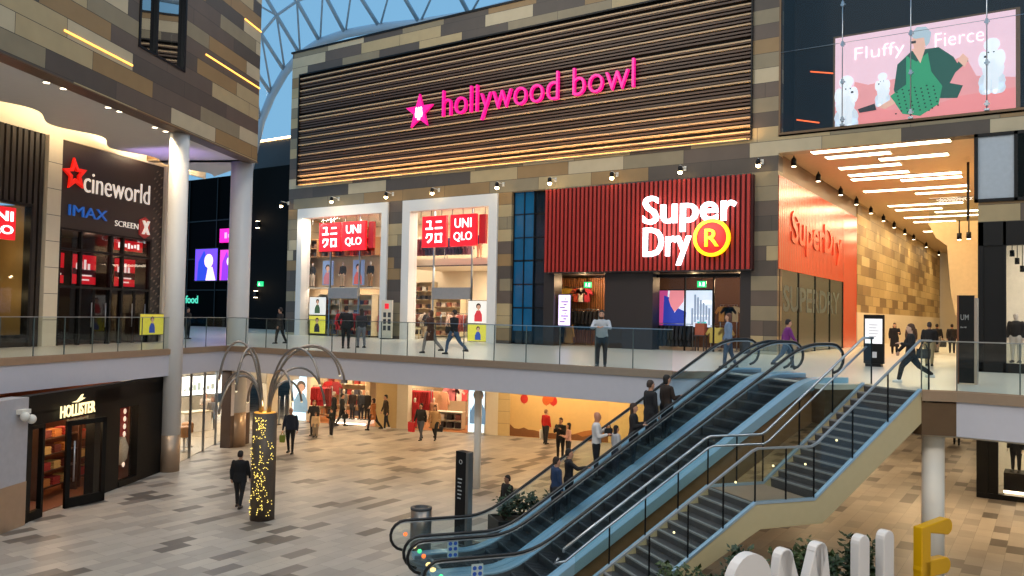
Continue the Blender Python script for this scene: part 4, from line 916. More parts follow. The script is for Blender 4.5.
# ================================================================== interior of the two white shopfronts
CRM = mat('store_wall_cream', '#f0dfc4', .55, var=.03)
w = MB(FA).m(CRM).box(-40.9, -24.9, -7.1, -7, 0, 7.7).box(-25.0, -24.8, -7, -.72, 0, 7.7)
struct('wall_white_store', w, 'cream inner walls of the store behind the white shopfronts', 'wall')
w = MB(FA).m(WHITE).box(-40.9, -24.9, -7, -.72, 7.6, 7.75)
struct('ceiling_white_store', w, 'white ceiling of the store behind the white shopfronts', 'ceiling')
w = MB(FA).m(CRM).box(-34.3, -25, -7, -1.6, 4.35, 4.75).m(DGREY).box(-34.3, -25, -1.6, -1.55, 4.3, 4.36)
struct('floor_mezzanine', w, 'mezzanine floor edge inside the right white shopfront', 'floor')
area(FA(-37.0, -.45, 7.38), 6.0, 620, (1, .87, .68), FA(-37.3, -1.25, 3), .2); area(FA(-37.5, -.7, 3.0), 5.5, 200, (1, .86, .66), FA(-37.5, -1.4, 1), .3); area(FA(-28.3, -2.6, 7.55), 5.4, 520, (1, .87, .7), None, 3); area(FA(-28.3, -3.6, 4.3), 5.4, 560, (1, .86, .66), None, 3); area(FA(-36.7, -4.5, 7.5), 5, 120, (1, .84, .6), None, 2)
area(FA(-36.7, 1.8, 7.6), 5, 60, (1, .86, .64), FA(-36.7, -4, 2.5), 1)
wood = '#a87a4c'
for i in range(5):
    x = -39.6+i*1.25
    shelf(FUL, x, x+1.15, -4.5, -3.9, 5.0, 2, .55, ('leftmost', 'second from left', 'middle', 'fourth from left', 'rightmost')[i]+' high wooden shelf box under the left red square signs', [('#6a4a38', '#3c3430'), ('#4a4038', '#705038'), ('#2e2c30', '#55483c'), ('#b04a30', '#6a3a30'), ('#8a6a48', '#a0784c')][i], 'folded clothes on the high wooden shelf boxes', wood)
w = MB(FUL).m(mat('display_back_wood', '#d8b890', .55)).box(-39.9, -33.4, -4.7, -4.6, 0, 6.2).m(CRM).box(-39.9, -33.4, -4.6, -3.8, 2.98, 3.06)
struct('wall_display_back', w, 'light wooden display wall inside the left white shopfront', 'wall')
for i, x in enumerate((-37.55, -34.9)):
    t = thing('wall_poster', ('left', 'right')[i]+' blue grey picture panel on the display wall between the mannequins', 'poster', FUL(x, -3.9, 3.2))
    MB(FUL).m(PBLUE).box(x-.45, x+.45, -4.1, -4.0, 3.2, 4.75).build('sheet', t); m = MB(FUL); figure(m, x, 3.25, 1.4, -3.998, ('#b06a70', '#c05a50')[i]); m.build('print', t)
MANN += [(FUL(-39.0, -4.1, 3.06), '#2c2a2c', '#d8c0a8', 'dark suited mannequin at the left end of the high display ledge'), (FUL(-36.3, -4.1, 3.06), '#35302e', '#c8a888', 'dark jacketed mannequin in the middle of the high display ledge'), (FUL(-33.95, -4.1, 3.06), '#2a2624', '#a07850', 'brown jacketed mannequin at the right end of the high display ledge')]
rail(FUL, -39.6, -38.3, -4.2, 1.5, 'low clothes rail with black coats behind the yellow poster', ['#202024', '#3a3430', '#6a5848'], 'coat', 'dark coat on the rail behind the posters of the left white shopfront', n=8, z0=0)
rail(FUL, -36.2, -34.0, -3.68, 1.5, 'clothes rail with red jackets inside the left white shopfront', ['#b42830', '#c8343c', '#8a2028'], 'coat', 'red jacket on the rail inside the left white shopfront', n=9, z0=0)
shelf(FUL, -38.2, -36.3, -4.5, -3.9, 0.1, 4, .62, 'light shelf behind the left shop door with folded clothes', ['#d8c8b0', '#a05848', '#5a6a88', '#e8e0d0'], 'folded clothes on the shelf behind the left shop door', '#d8c4a0')
shelf(FUL, -36.2, -33.6, -4.5, -3.9, 0.1, 4, .62, 'light shelf behind the rail of red jackets', ['#b06040', '#e0d0b8', '#884038', '#4a5068'], 'folded clothes on the shelf behind the red jackets', '#d8c4a0')
shelf(FR6, -31.0, -29.4, -6.6, -6.0, 0.1, 6, .58, 'tall shelf at the back left of the right white shopfront', ['#3a3438', '#b09070', '#784838', '#d8d0c4'], 'folded clothes on the tall back left shelf', '#d8c4a0')
shelf(FR6, -29.2, -27.0, -6.6, -6.0, 0.1, 4, .62, 'wide shelf at the back of the right white shopfront', ['#a86048', '#e0d4c4', '#6a4a40', '#c09880'], 'folded clothes on the wide back shelf', '#d8c4a0')
rail(FR2, -30.9, -29.6, -2.2, 1.55, 'clothes rail left of the right shop door', ['#b49a80', '#8a5a48', '#d8c8b4', '#403838'], 'shirt', 'shirt on the rail left of the right shop door', n=8, z0=0)
rail(FR2, -29.3, -27.3, -3.6, 1.55, 'clothes rail behind the right shop door', ['#c8a898', '#a05048', '#584840'], 'coat', 'coat on the rail behind the right shop door', n=8, z0=0)
rail(FR2, -30.8, -28.6, -2.2, 6.1, 'upper rail of dark coats on the mezzanine', ['#7a3040', '#40385a', '#2e2a40'], 'coat', 'coat on the mezzanine rail', n=8, z0=4.75)
rail(FR2, -28.4, -26.6, -2.2, 6.1, 'second upper rail of violet and blue coats on the mezzanine', ['#40385a', '#2e2a40', '#6a4050'], 'coat', 'violet coat on the second mezzanine rail', n=7, z0=4.75)
MANN += [(FR2(-25.9, -2.0, 4.75), '#3a3058', '#c89a80', 'violet dressed mannequin at the right end of the mezzanine'), (FR2(-30.6, -2.9, 0), '#4a3a34', '#d8c0a8', 'mannequin in brown behind the left pane of the right white shopfront')]
t = thing('table_display', 'low table with folded pale tops inside the right white shopfront', 'table', FR2(-30.2, -1.3, 0))
MB(FR2).m(mat('shelf_#d8c4a0')).box(-30.9, -29.8, -1.6, -1.0, .6, .66).build('top', t)
for x, y in ((-30.85, -1.55), (-29.9, -1.55), (-30.85, -1.1), (-29.9, -1.1)): MB(FR2).m(mat('shelf_#d8c4a0')).box(x, x+.05, y, y+.05, 0, .6).build('leg', t)

FS1 = Fr((-1.15, 36.2, 0), (1, 0), (0, -1)); FS2 = Fr((-.5, 36.2, 0), (1, 0), (0, -1))
# ================================================================== interior of the dark shop
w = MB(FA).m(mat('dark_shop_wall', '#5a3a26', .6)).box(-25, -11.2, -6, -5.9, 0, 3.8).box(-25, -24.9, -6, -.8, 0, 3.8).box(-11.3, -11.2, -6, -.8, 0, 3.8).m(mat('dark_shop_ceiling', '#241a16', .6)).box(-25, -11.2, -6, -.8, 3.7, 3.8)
m = w.m(mat('timber_slats', '#9a6238', .5))
for k in range(32): m.box(-23.6+k*.14, -23.6+k*.14+.08, -3.0, -2.95, 0, 3.6)
struct('wall_dark_store', w, 'dim brown walls with timber slats inside the dark shop', 'wall')
for x, y in ((-20.6, -1.6), (-19.2, -2.0), (-12.3, -2.2), (-12.6, -3.8), (-15.2, -3.5)): point(FA(x, y, 3.3), 85, (1, .66, .36), .08)
rail(FS1, -21.2, -19.6, -2.6, 3.1, 'high rail of yellow and red tops in the left opening of the dark shop', ['#d8b040', '#c04828', '#e8e0d0', '#b83040'], 'shirt', 'bright top on the high rail in the dark shop', False, 5, 1.9)
rail(FS1, -20.6, -18.8, -2.2, 1.9, 'low rail of black jackets in the left opening of the dark shop', ['#17171a', '#202024'], 'coat', 'black jacket on the low rail in the dark shop', True, 8, .4)
rail(FS1, -21.2, -19.9, -1.3, 1.2, 'front rail of yellow and dark jackets in the dark shop opening', ['#c89a30', '#2a2422', '#b0803c'], 'coat', 'yellow jacket on the front rail of the dark shop', False, 3, 0)
rail(FS2, -15.6, -13.8, -.95, 1.25, 'rail of black coats in front of the big screen', ['#121214', '#1c1c20'], 'coat', 'black coat on the rail before the big screen', True, 9, 0)
rail(FS2, -12.7, -11.9, -1.6, 2.2, 'rail of warm coloured tops right of the big screen', ['#c8883c', '#6a3a28', '#e0c090'], 'shirt', 'warm coloured top right of the big screen', False, 3, 0)
rail(FS2, -12.9, -12.0, -.9, 1.2, 'low rail of pale yellow tops at the right end of the dark shop window', ['#d8c060', '#a8884c'], 'shirt', 'pale yellow top at the right end of the dark shop', False, 3, 0)
t = thing('display_table', 'small orange display table in front of the big screen', 'table', FS2(-13.3, -.9, 0)); MB(FS2).m(mat('orange_cloth', '#b0583c', .7)).box(-13.6, -13.15, -1.1, -.7, .75, 1.3).build('stack', t); MB(FS2).m(DGREY).box(-13.65, -13.1, -1.15, -.65, .7, .75).box(-13.6, -13.55, -1.1, -1.05, 0, .7).box(-13.2, -13.15, -1.1, -1.05, 0, .7).box(-13.6, -13.55, -.75, -.7, 0, .7).box(-13.2, -13.15, -.75, -.7, 0, .7).build('table', t)

def gsh(v): return Fr(tuple(GF(-v, 0, 0)), (.968, .251), (.251, -.968))
GS1, GS2, GS3, GS4, GS5 = gsh(.55), gsh(1.5), gsh(1.9), gsh(.45), gsh(1.0)
# ================================================================== ground floor shop fronts under the gallery (frame GF)
BEIGE = mat('beige_stone', '#c8ab78', .5, var=.05)
w = MB(GF).m(BEIGE).box(4.72, 6.0, -.5, 0, H0, -1.1).m(CREAM).box(6.0, 6.62, -.4, .1, H0, -1.1).box(10.95, 11.6, -.4, .1, H0, -1.1).m(BEIGE).box(11.6, 12.22, -.5, .06, H0, -1.1)
for z in (-3.9, -3.3, -2.7): w.m(mat('joint_tan', '#9a8460', .6)).box(11.6, 12.22, .06, .064, z, z+.02)
struct('wall_ground_piers', w, 'beige stone piers between the ground floor shops', 'wall')
w = MB(GF).m(CRM).box(-.6, 12.5, -6.1, -6, H0, -1.1).box(4.8, 5.9, -6, -.5, H0, -1.1).box(11.6, 11.9, -6, -.5, H0, -1.1).box(-.6, -.5, -6, 0, H0, -1.1).m(mat('shop_floor_orange', '#b87444', .35)).box(-.5, 11.6, -6, 0, H0, H0+.015)
struct('wall_ground_shops', w, 'cream inner walls and orange floors of the ground floor shops', 'wall')
LBX = mat('light_box_blue', '#cfe6f2', .5, emit=1.3, ecol='#c2e2f6')
for k, (a, b, lab, fc) in enumerate(((-.42, .52, 'tall pale blue light box at the left end of the ground floor shops', '#7a98b0'), (9.97, 10.9, 'tall pale blue light box behind the slim white column', '#6a90b8'))):
    t = thing('light_box', lab, 'sign', GF((a+b)/2, .1, H0)); MB(GF).m(WHITE).box(a, b, -.3, .04, H0, -1.3).build('case', t); MB(GF).m(LBX).box(a+.04, b-.04, .04, .05, H0+.08, -1.35).build('sheet', t)
    m = MB(GF); figure(m, (a+b)/2+.1, H0+.5, 1.9, .052, fc, '#6a5a50'); m.m(mat('box_letter', '#5a9ad0', .5, emit=.6)).bars(a+.12, a+.3, H0+.6, H0+1.3, .05, .054, 3); m.build('print', t)
for x in (1.2, 3.6, 7.6, 9.2): area(GF(x, -1.6, -1.15), 1.8, 100, (1, .8, .52), None, 1.6)
rail(GS1, .8, 2.0, -1.0, H0+1.9, 'rail of red coats in the left ground floor shop', ['#b8242c', '#c83038', '#7a2424'], 'coat', 'red coat on the rail in the left ground floor shop', True, 8, H0)
rail(GS2, 1.6, 2.6, -2.4, H0+2.1, 'rail of red tops at the back of the left ground floor shop', ['#c02830', '#983038'], 'shirt', 'red top at the back of the left ground floor shop', False, 2, H0)
shelf(GS3, .9, 4.4, -3.4, -2.9, H0+.05, 5, .6, 'long back shelf of the left ground floor shop', ['#a03830', '#d8c8b0', '#4a4a58', '#c89070'], 'folded clothes on the back shelf of the left ground floor shop', '#d8c4a0')
t = thing('display_plinth', 'low white plinth under the mannequins of the left ground floor shop', 'plinth', GS1(3.6, -.7, H0)); MB(GS1).m(PW).box(2.7, 4.6, -1.1, -.2, H0, H0+.22).build('block', t); MB(GS1).m(LEDW).box(2.72, 4.58, -.2, -.19, H0+.02, H0+.06).build('glow_edge', t)
MANN += [(GS1(2.95, -.65, H0+.22), '#8a8a88', '#e0d4c8', 'mannequin in grey at the left of the low white plinth'), (GS1(3.5, -.65, H0+.22), '#3a2e30', '#3a3a40', 'mannequin in dark red and black on the low white plinth'), (GS1(4.0, -.7, H0+.22), '#4a4e58', '#2e3038', 'mannequin in slate grey on the low white plinth'), (GS1(4.4, -.65, H0+.22), '#2a2626', '#2a2626', 'black dressed mannequin at the right of the low white plinth')]
rail(GS4, 6.8, 7.9, -1.0, H0+2.0, 'rail of red coats in the right ground floor shop', ['#c02830', '#a82028'], 'coat', 'red coat on the rail in the right ground floor shop', True, 7, H0)
rail(GS5, 8.1, 8.9, -2.0, H0+1.9, 'rail of peach coloured coats in the right ground floor shop', ['#e0b088', '#d8a080'], 'coat', 'peach coat in the right ground floor shop', False, 2, H0)
shelf(GS4, 8.3, 9.8, -1.2, -.7, H0+.05, 2, .42, 'low white shelf with dark boxes in the right ground floor shop', ['#3a3034', '#8a5048', '#d8c8c0'], 'folded clothes on the low white shelf', '#e0d8cc')
rail(GS5, 8.6, 9.8, -2.6, H0+2.1, 'rail of pink tops at the back of the right ground floor shop', ['#d87880', '#e8c8c0', '#c04850'], 'shirt', 'pink top at the back of the right ground floor shop', False, 4, H0)
MANN += [(GS4(7.2, -.5, H0), '#b82830', '#b82830', 'red dressed mannequin in the right ground floor shop doorway'), (GS4(8.1, -.9, H0), '#d8a888', '#d8b8a0', 'mannequin in a peach dress in the right ground floor shop')]
# orange hoarding with printed balloons
w = MB(GF)
HOA = mat('hoarding_amber', '#d2aa6c', .45, var=.06)
t = thing('hoarding', 'long amber printed hoarding with red balloons and a brown landscape', 'hoarding', GF(15, 0, H0))
MB(GF).m(HOA).box(12.22, 17.2, -.2, 0, H0, -1.1).build('board', t)
m = MB(GF).m(mat('print_brown', '#7a4a22', .6, var=.2)); P = [(12.22, H0+.02)]+[(17.2, H0+.02)]+[(17.2-.25*k, H0+.3+.05*math.sin(k*.9)+.05*math.sin(k*2.3)+.2*max(0, (k-14)/6)) for k in range(20)]+[(12.22, H0+.6)]; m.prism_xz(P, 0, .004)
m.m(mat('print_orange', '#a8662c', .6, var=.2)).prism_xz([(15.2, H0+.2), (17.2, H0+.2), (17.2, H0+.62), (16.6, H0+.6), (16.0, H0+.48)], 0, .002); m.build('landscape_print', t)
for k, (x, z, r) in enumerate(((12.95, -2.62, .2), (14.1, -2.62, .22), (14.45, -2.65, .2), (14.28, -2.5, .2))):
    m = MB(GF).m(mat('balloon_%d' % (k % 2), ('#b8281c', '#c85a20')[k > 0], .4)).prism_xz([(x+r*math.cos(a*PI/9), z+1.15*r*math.sin(a*PI/9)) for a in range(18)], .004, .008+.001*k).prism_xz([(x-.04, z-1.3*r), (x+.04, z-1.3*r), (x, z-1.1*r)], .004, .008)
    m.build('balloon_print', t)
MB(GF).m(mat('hoarding_cream', '#d8b070', .5)).box(17.2, 19.4, -.2, 0, H0, -1.1).build('end_board', t)
for k in range(6): area(GF(13+k*1.1, 1.6, -1.14), .9, 30, (1, .8, .5), GF(13+k*1.1, 0, -3.4), .5)
# warm ceiling lights of the lower hall
dn = 0
for (x, y) in ((-31, 29.5), (-27, 29), (-23, 29.5), (-19, 30), (-28, 25.5), (-22, 25.5), (-16.5, 26), (-15.5, 31), (-12, 28)):
    dn += 1; m = MB().m(WHITE).lathe((x, y, -1.13), [(.22, 0), (.22, .04)], 16).m(LEDW).lathe((x, y, -1.135), [(.17, 0), (.17, .02)], 14)
    tag(m.build('downlight'), 'round ceiling downlight under the gallery', 'downlight', 'round downlights under the gallery')
    area((x, y, -1.2), .5, 75, (1, .7, .38))
for (x, y) in ((-8, 34), (-5, 38), (-8, 44), (-4, 50), (-1, 27), (-3.5, 30), (1, 30)):
    area((x, y, -1.2), .9, 100, (1, .72, .4))

# ================================================================== right hand shops, upper and ground floor
FR = Fr((0, 30, 0), (1, 0), (0, -1))
t = thing('shopfront', 'black framed upper shopfront at the right edge with a bright interior', 'shopfront', FR(1, 0, 0))
m = MB(FR).m(BLACK); m.box(-2.05, -1.9, -.2, .05, 0, 4.75).box(-1.95, -1.36, -.1, .0, 0, 4.75).box(-1.36, -1.28, -.2, .05, 0, 4.75).box(-2.05, 5, -.2, .05, 4.0, 4.75).box(-2.05, 5, -.2, .05, 0, .3).box(1.2, 1.3, -.2, .05, 0, 4.75); m.build('frame', t)
MB(FR).m(SGLASS).box(-1.28, 1.2, -.06, -.04, .3, 4.0).build('glass_pane', t)
w = MB(FR).m(mat('shop_bright_wall')).box(-1.9, 5, -4, -3.9, 0, 4.7).box(-2.0, -1.95, -4, -.2, 0, 4.7).m(WHITE).box(-2, 5, -4, -.2, 4.6, 4.72).m(CLAD).box(-2.05, 6, -6.1, -.2, 4.75, 4.8).m(DARK).prism_xy([(-2.05, -.2), (-2.44, -6.2), (-2.3, -6.2), (-1.95, -.2)], 0, 4.75)
struct('wall_right_shop', w, 'bright walls of the upper right shop', 'wall')
area(FR(.5, -1.8, 4.5), 3, 120, (1, .88, .68), None, 2)
for k, z in enumerate((3.7, 3.45, 3.2)):
    tag(MB(FR).m(BLACK).lathe((-1.15+.14*k, -.8, z), [(.07, 0), (.07, .2)], 10).tube([(-1.15+.14*k, -.8, z+.2), (-1.15+.14*k, -.8, 4.6)], .012, 5).build('track_spotlight'), ('highest', 'middle', 'lowest')[k]+' of three small black spotlights inside the upper right shop', 'spotlight')
MANN += [(FR(-1.05, -.9, .3), '#201c1e', '#d8d0c4', 'black dressed mannequin in the upper right shop window'), (FR(-.4, -.8, .3), '#8a3a34', '#5a2a28', 'red dressed mannequin in the upper right shop window')]
FG = Fr((0, 33, 0), (1, 0), (0, -1))
t = thing('shopfront', 'black framed ground floor shopfront at the lower right with a bright window', 'shopfront', FG(1, 0, H0))
m = MB(FG).m(BLACK); m.box(-2.3, -1.95, -.3, .05, H0, -1.1).box(-1.8, -1.65, -.2, .05, H0, -1.1).box(-2.3, 5, -.3, .05, -2.1, -1.1).box(-2.3, 5, -.2, .06, H0, H0+.18).box(-1.95, -1.8, -.1, 0, H0, -1.1); m.build('frame', t)
MB(FG).m(SGLASS).box(-1.65, 4, -.06, -.04, H0+.18, -2.1).build('glass_pane', t)
w = MB(FG).m(mat('shop_bright_wall')).box(-2.2, 5, -3, -2.9, H0, -1.1).m(BLACK).box(-2.28, -2.2, -3, -.3, H0, -1.1)
struct('wall_right_lower_shop', w, 'bright back wall of the lower right shop', 'wall')
t = thing('display_plinth', 'black plinth behind the lower right shop window', 'plinth', FG(-.8, -.6, H0)); MB(FG).m(BLACK).box(-1.5, 1.5, -1.2, -.25, H0+.3, H0+.9).build('block', t); MB(FG).m(LEDW).box(-1.5, 1.5, -.25, -.24, H0+.22, H0+.28).build('glow_edge', t); MB(FG).m(WHITE).box(-1.5, 1.5, -1.2, -.3, H0+.0, H0+.3).build('base', t)
area(FG(0, -1.4, -1.3), 2.5, 120, (1, .84, .55), None, 1.5)
MANN += [(FG(-1.15, -.7, H0+.9), '#1c1a1c', '#1c1a1c', 'black dressed mannequin at the left of the lower right shop window'), (FG(-.6, -.7, H0+.9), '#241f20', '#201c1c', 'second black dressed mannequin in the lower right shop window')]
# ================================================================== gallery balustrades
def balustrade(pts, lab, step=1.25, h=1.18):
    t = thing('glass_balustrade', lab, 'balustrade', (*pts[0], 0))
    P = [Vector((*p, 0)) for p in pts]; R = MB().m(STEEL); Bs = MB().m(BRONZE)
    for a, b in zip(P, P[1:]):
        L = (b-a).length; n = max(1, round(L/step)); fr = Fr(a, tuple((b-a)[:2]), ((b-a).y, -(b-a).x))
        for k in range(n):
            MB(fr).m(GLASS).box(k*L/n+.012, (k+1)*L/n-.012, -.045, -.03, .0, h).build('glass_panel', t)
            MB(fr).m(EDGE).box(k*L/n-.012, k*L/n+.012, -.05, -.025, 0, h).build('joint_post', t)
        R.fr = fr; R.box(0, L, -.055, -.02, h, h+.025); Bs.fr = fr; Bs.box(0, L, -.07, -.005, .0, .04)
    R.build('cap_rail', t); Bs.build('base_channel', t); return t
balustrade([edge[0], edge[1], edge[2], edge[3]], 'glass balustrade of the cinema gallery at the left', 1.15)
balustrade([edge[3], edge[4]], 'long glass balustrade of the gallery in front of the main facade', 1.22)
balustrade([outline[9], outline[10], (10, 19.0)], 'glass balustrade of the right gallery beside the staircase', 1.2, 1.1)

# ================================================================== escalators
def zst(s):
    a, b = 1.9, 8.93
    if s <= a-.5: return H0
    if s >= b+.5: return 0.0
    k = 4.5/(b-a)
    if s < a+.5: q = (s-a+.5); return H0+k*q*q/2
    if s > b-.5: q = (b+.5-s); return 0-k*q*q/2
    return H0+k*(s-a)
SS = [-.1+i*.2 for i in range(52)]
def hpath(sa=-.12, sb=9.75, r=.36):
    pts = []
    for k in range(9):
        a = math.radians(-100-k*(170/8)); pts.append((sa+r*math.cos(a), H0+.95-r+r*math.sin(a)))
    for s in SS:
        if sa < s < sb: pts.append((s, zst(s)+.95))
    for k in range(9):
        a = math.radians(90-k*(170/8)); pts.append((sb+r*math.cos(a), .95-r+r*math.sin(a)))
    return pts
ESD = mat('deck_steel_sky_tint', '#a9cbe0', .3, .55, var=.06); STEP = mat('escalator_step', '#2a2c30', .45, .3); STEPE = mat('step_edge', '#5a5e62', .4, .5)  # deck steel coloured blue to carry the reflected sky
GE = glass('escalator_glass', (.90, .96, .98), 1.1)
SIGNB = mat('pictogram_blue', '#2a58b8', .4); 
proto_step = None
def escalator(w0, lab, right):
    global proto_step
    w1 = w0+1.5
    t = thing('escalator', lab, 'escalator', ES(0, w0+.75, H0), 'pair of escalators')
    HP = hpath()
    # truss and outer cladding
    top = [(s, zst(s)-.1) for s in SS[1:]]; bot = [(s, max(H0-.05, zst(s)-.98) if s < 9 else -.95) for s in SS[1:]]
    MB(ES).m(BRONZED).band(top, bot, w0-.1, w0-.06).build('side_cladding', t)
    MB(ES).m(mat('escalator_bronze_lit', '#8a6a4a', .4, .25, var=.1)).band(top, bot, w1+.06, w1+.1).build('side_cladding', t)  # lighter bronze than the left side, imitating light in the narrow gap
    MB(ES).m(DGREY).band([(s, z-.35) for s, z in top], bot, w0-.05, w1+.05).build('truss', t)
    for w in (w0, w1):
        tp = [(s, zst(s)+.13) for s in SS[1:]]; bt = [(s, zst(s)-.12) for s in SS[1:]]
        MB(ES).m(ESD).band(tp, bt, w-(.19 if w == w0 else .12), w+(.19 if w == w1 else .12)).build('deck', t)
        inner = [(s, z) for s, z in HP[1:-1]]; low = [(s, zst(s)+.1) for s in SS if .2 < s < 9.7]
        MB(ES).m(GE).prism_xz(inner+low[::-1], w-.006, w+.006).build('glass_panel', t)
        hr = MB(ES).m(RUBBER); hr.tube([(s, w, z) for s, z in HP], .036, 8).build('handrail', t)
        fs = MB(ES).m(STEEL).tube([(s, w, z-.05) for s, z in HP[4:-4]], .018, 5).build('rail_guide', t)
        sk = MB(ES).m(STEEL); iw = w+.12 if w == w0 else w-.12
        sk.band([(s, zst(s)+.1) for s in SS[1:]], [(s, zst(s)-.15) for s in SS[1:]], iw-.012, iw+.012).build('skirt', t)
    # steps
    n = 27
    for k in range(n):
        s = .55+k*.335; z = zst(s+.17)
        if proto_step is None:
            m = MB(Fr((0, 0, 0), (.6, .8), (.8, -.6))); W = .60
            m.m(STEP).prism_xz([(0, 0), (.34, 0), (.34, -.05), (.05, -.08), (.03, -.24), (0, -.24)], -W, W)
            for q in range(11): m.box(.01, .335, -W+.02+q*.11, -W+.07+q*.11, 0, .008)
            m.m(STEPE).box(-.004, .02, -W, W, -.03, .006); o = m.build('step'); proto_step = o
            o.parent = t
        else:
            o = proto_step.copy(); COL.objects.link(o); o.parent = t
        o.location = ES(s, w0+.75, z)-Vector(t.location)
    for sa, sb, z in ((-.1, .5, H0), (9.35, 10.1, 0)):
        m = MB(ES).m(STEEL).box(sa, sb, w0+.12, w1-.12, z-.06, z+.012)
        for q in range(12): m.m(DGREY).box(sa+.03, sb-.03, w0+.18+q*.1, w0+.22+q*.1, z+.012, z+.016)
        m.build('comb_plate', t)
    # newel lamps and the pictogram sign on the glass
    for w, c, e in ((w0, '#e06a30', 1.6), (w1, '#40d880', 1.8)):
        MB(ES).m(em('lamp_'+c, c, e)).ball((-.12, w+.03, H0+.62), .05, .03, .05).build('signal_lamp', t)
        MB(ES).m(em('lamp_warm', '#ffcf80', 2)).ball((.1, w+.02, H0+.3), .07, .03, .05).build('foot_lamp', t)
    q = MB(ES).m(WHITE).box(.55, .8, w1-.03, w1-.012, H0+.32, H0+.8).m(SIGNB)
    q.fr = ES
    for a in (.615, .735):
        for z in (.46, .6, .72): q.disc(a, H0+z, .045, w1-.012, w1-.008, 10).disc(a, H0+z, .045, w1-.035, w1-.03, 10)
    q.m(mat('pictogram_red', '#c84840', .4)).box(.57, .78, w1-.012, w1-.009, H0+.34, H0+.4); q.build('safety_sign', t)
    return t
escalator(0.02, 'left escalator carrying people up beside the shrubs', 0)
escalator(1.92, 'right empty escalator beside the staircase', 1)
# ================================================================== staircase
ST0, ST1, ST2, ST3, ZL_ = 2.2, 5.75, 7.2, 10.05, -2.22
def zsr(s):
    if s <= ST0: return H0
    if s <= ST1: return H0+(s-ST0)/(ST1-ST0)*(ZL_-H0)
    if s <= ST2: return ZL_
    if s <= ST3: return ZL_+(s-ST2)/(ST3-ST2)*(-ZL_)
    return 0
WI, WO = 4.15, 5.85
t = thing('staircase', 'wide staircase with a middle landing and glass sides right of the escalators', 'staircase', ES(ST0, 5, H0))
TRD = mat('stair_tread', '#4a4648', .5, var=.15); NOS = mat('stair_nosing', '#8a8684', .4); STR = mat('stringer_cream', '#b9ab86', .45, var=.05); TRIM = mat('stair_trim_steel', '#a9c0d2', .3, .6)
def flight(sa, sb, za, zb, n):
    for k in range(1, n+1):
        s = sa+k*(sb-sa)/n; z = za+k*(zb-za)/n; d = (sb-sa)/n; r = (zb-za)/n
        MB(ES).m(TRD).prism_xz([(s-.02, z), (s+(d+.02 if k < n else .1), z), (s+(d+.02 if k < n else .1), z-.06), (s+.02, z-r-.06), (s, z-r-.06)], WI+.03, WO-.03).m(NOS).box(s-.025, s+.035, WI+.04, WO-.04, z-.03, z+.006).build('step', t)
flight(ST0, ST1, H0, ZL_, 14); flight(ST2, ST3, ZL_, 0, 14)
MB(ES).m(mat('landing_floor', '#9a7e68', .35)).box(ST1, ST2, WI, WO, ZL_-.12, ZL_).build('landing', t)
pl = [ST0, ST1, ST2, ST3]
for w in (WI, WO):
    top = [(s, zsr(s)+.02) for s in (ST0, ST1, ST2, ST3, ST3+.25)]; bot = [(ST0+.25, H0), (ST1+.1, ZL_-.5), (ST2+.2, ZL_-.48), (ST3+.1, -.62), (ST3+.25, -.62)]
    MB(ES).m(STR).band(top, bot, w-.04, w+.04).build('stringer', t)
    MB(ES).m(TRIM).band([(s, z+.035) for s, z in top[:4]], [(s, z-.015) for s, z in top[:4]], w-.05, w+.05).build('stringer_trim', t)
MB(ES).m(STR).band([(ST0+.35, H0+.05), (ST1+.1, ZL_-.36), (ST2+.2, ZL_-.34), (ST3+.1, -.5)], [(ST0+.3, H0), (ST1+.1, ZL_-.48), (ST2+.2, ZL_-.46), (ST3+.1, -.6)], WI, WO).build('soffit', t)
rt = lambda s: zsr(s)+1.1
segs = [(2.55, 3.35), (3.35, 4.2), (4.2, 5.0), (5.0, ST1), (ST1, 6.5), (6.5, ST2), (ST2, 8.2), (8.2, 9.15), (9.15, ST3+.25)]
for w in (WI, WO):
    for a, b in segs:
        MB(ES).m(GLASS).prism_xz([(a+.012, zsr(a)+.04), (b-.012, zsr(b)+.04), (b-.012, rt(b)), (a+.012, rt(a))], w-.007, w+.007).build('glass_panel', t)
        MB(ES).m(BLACK).box(b-.012, b+.012, w-.014, w+.014, zsr(b), rt(b)).build('joint_post', t)
    L = [(s, w, rt(s)+.02) for s in (2.3, 3, ST1-.08, ST1+.06, ST2-.06, ST2+.08, 9, ST3, ST3+.3)]
    if w == WI:
        MB(ES).m(STEEL).tube([(s, q, z-.06) for s, q, z in L[:1]]+[(s, q, z) for s, q, z in L], .03, 8).build('cap_rail', t)
        q = MB(ES).m(STEEL).tube([(2.15, w+.1, rt(2.3)-.12), (2.05, w+.1, rt(2.3)-.22), (2.3, w+.1, rt(2.3)-.2)]+[(s, w+.1, z-.2) for s, _, z in L[1:-1]], .026, 8)
        for s in (3.2, 4.5, 6.4, 8.3, 9.4): q.tube([(s, w, rt(s)-.24), (s, w+.1, rt(s)-.2)], .014, 5)
        q.build('handrail', t)
    else:
        m = MB(ES).m(mat('rail_grey', '#9aa0a4', .35, .6))
        P = [(s, z) for s, _, z in L]; m.band([(s, z+.02) for s, z in P], [(s, z-.02) for s, z in P], w-.03, w+.03).build('cap_rail', t)
        q = MB(ES).m(em('rail_glint', '#ffe8b0', 1.6))  # glowing beads imitate glints on the outer stair glass
        for s in (3.9, 5.3, 6.2, 7.0, 7.8): q.ball((s, w-.02, zsr(s)+.75), .025, .025, .025, 8, 5)
        q.build('rail_glint', t)
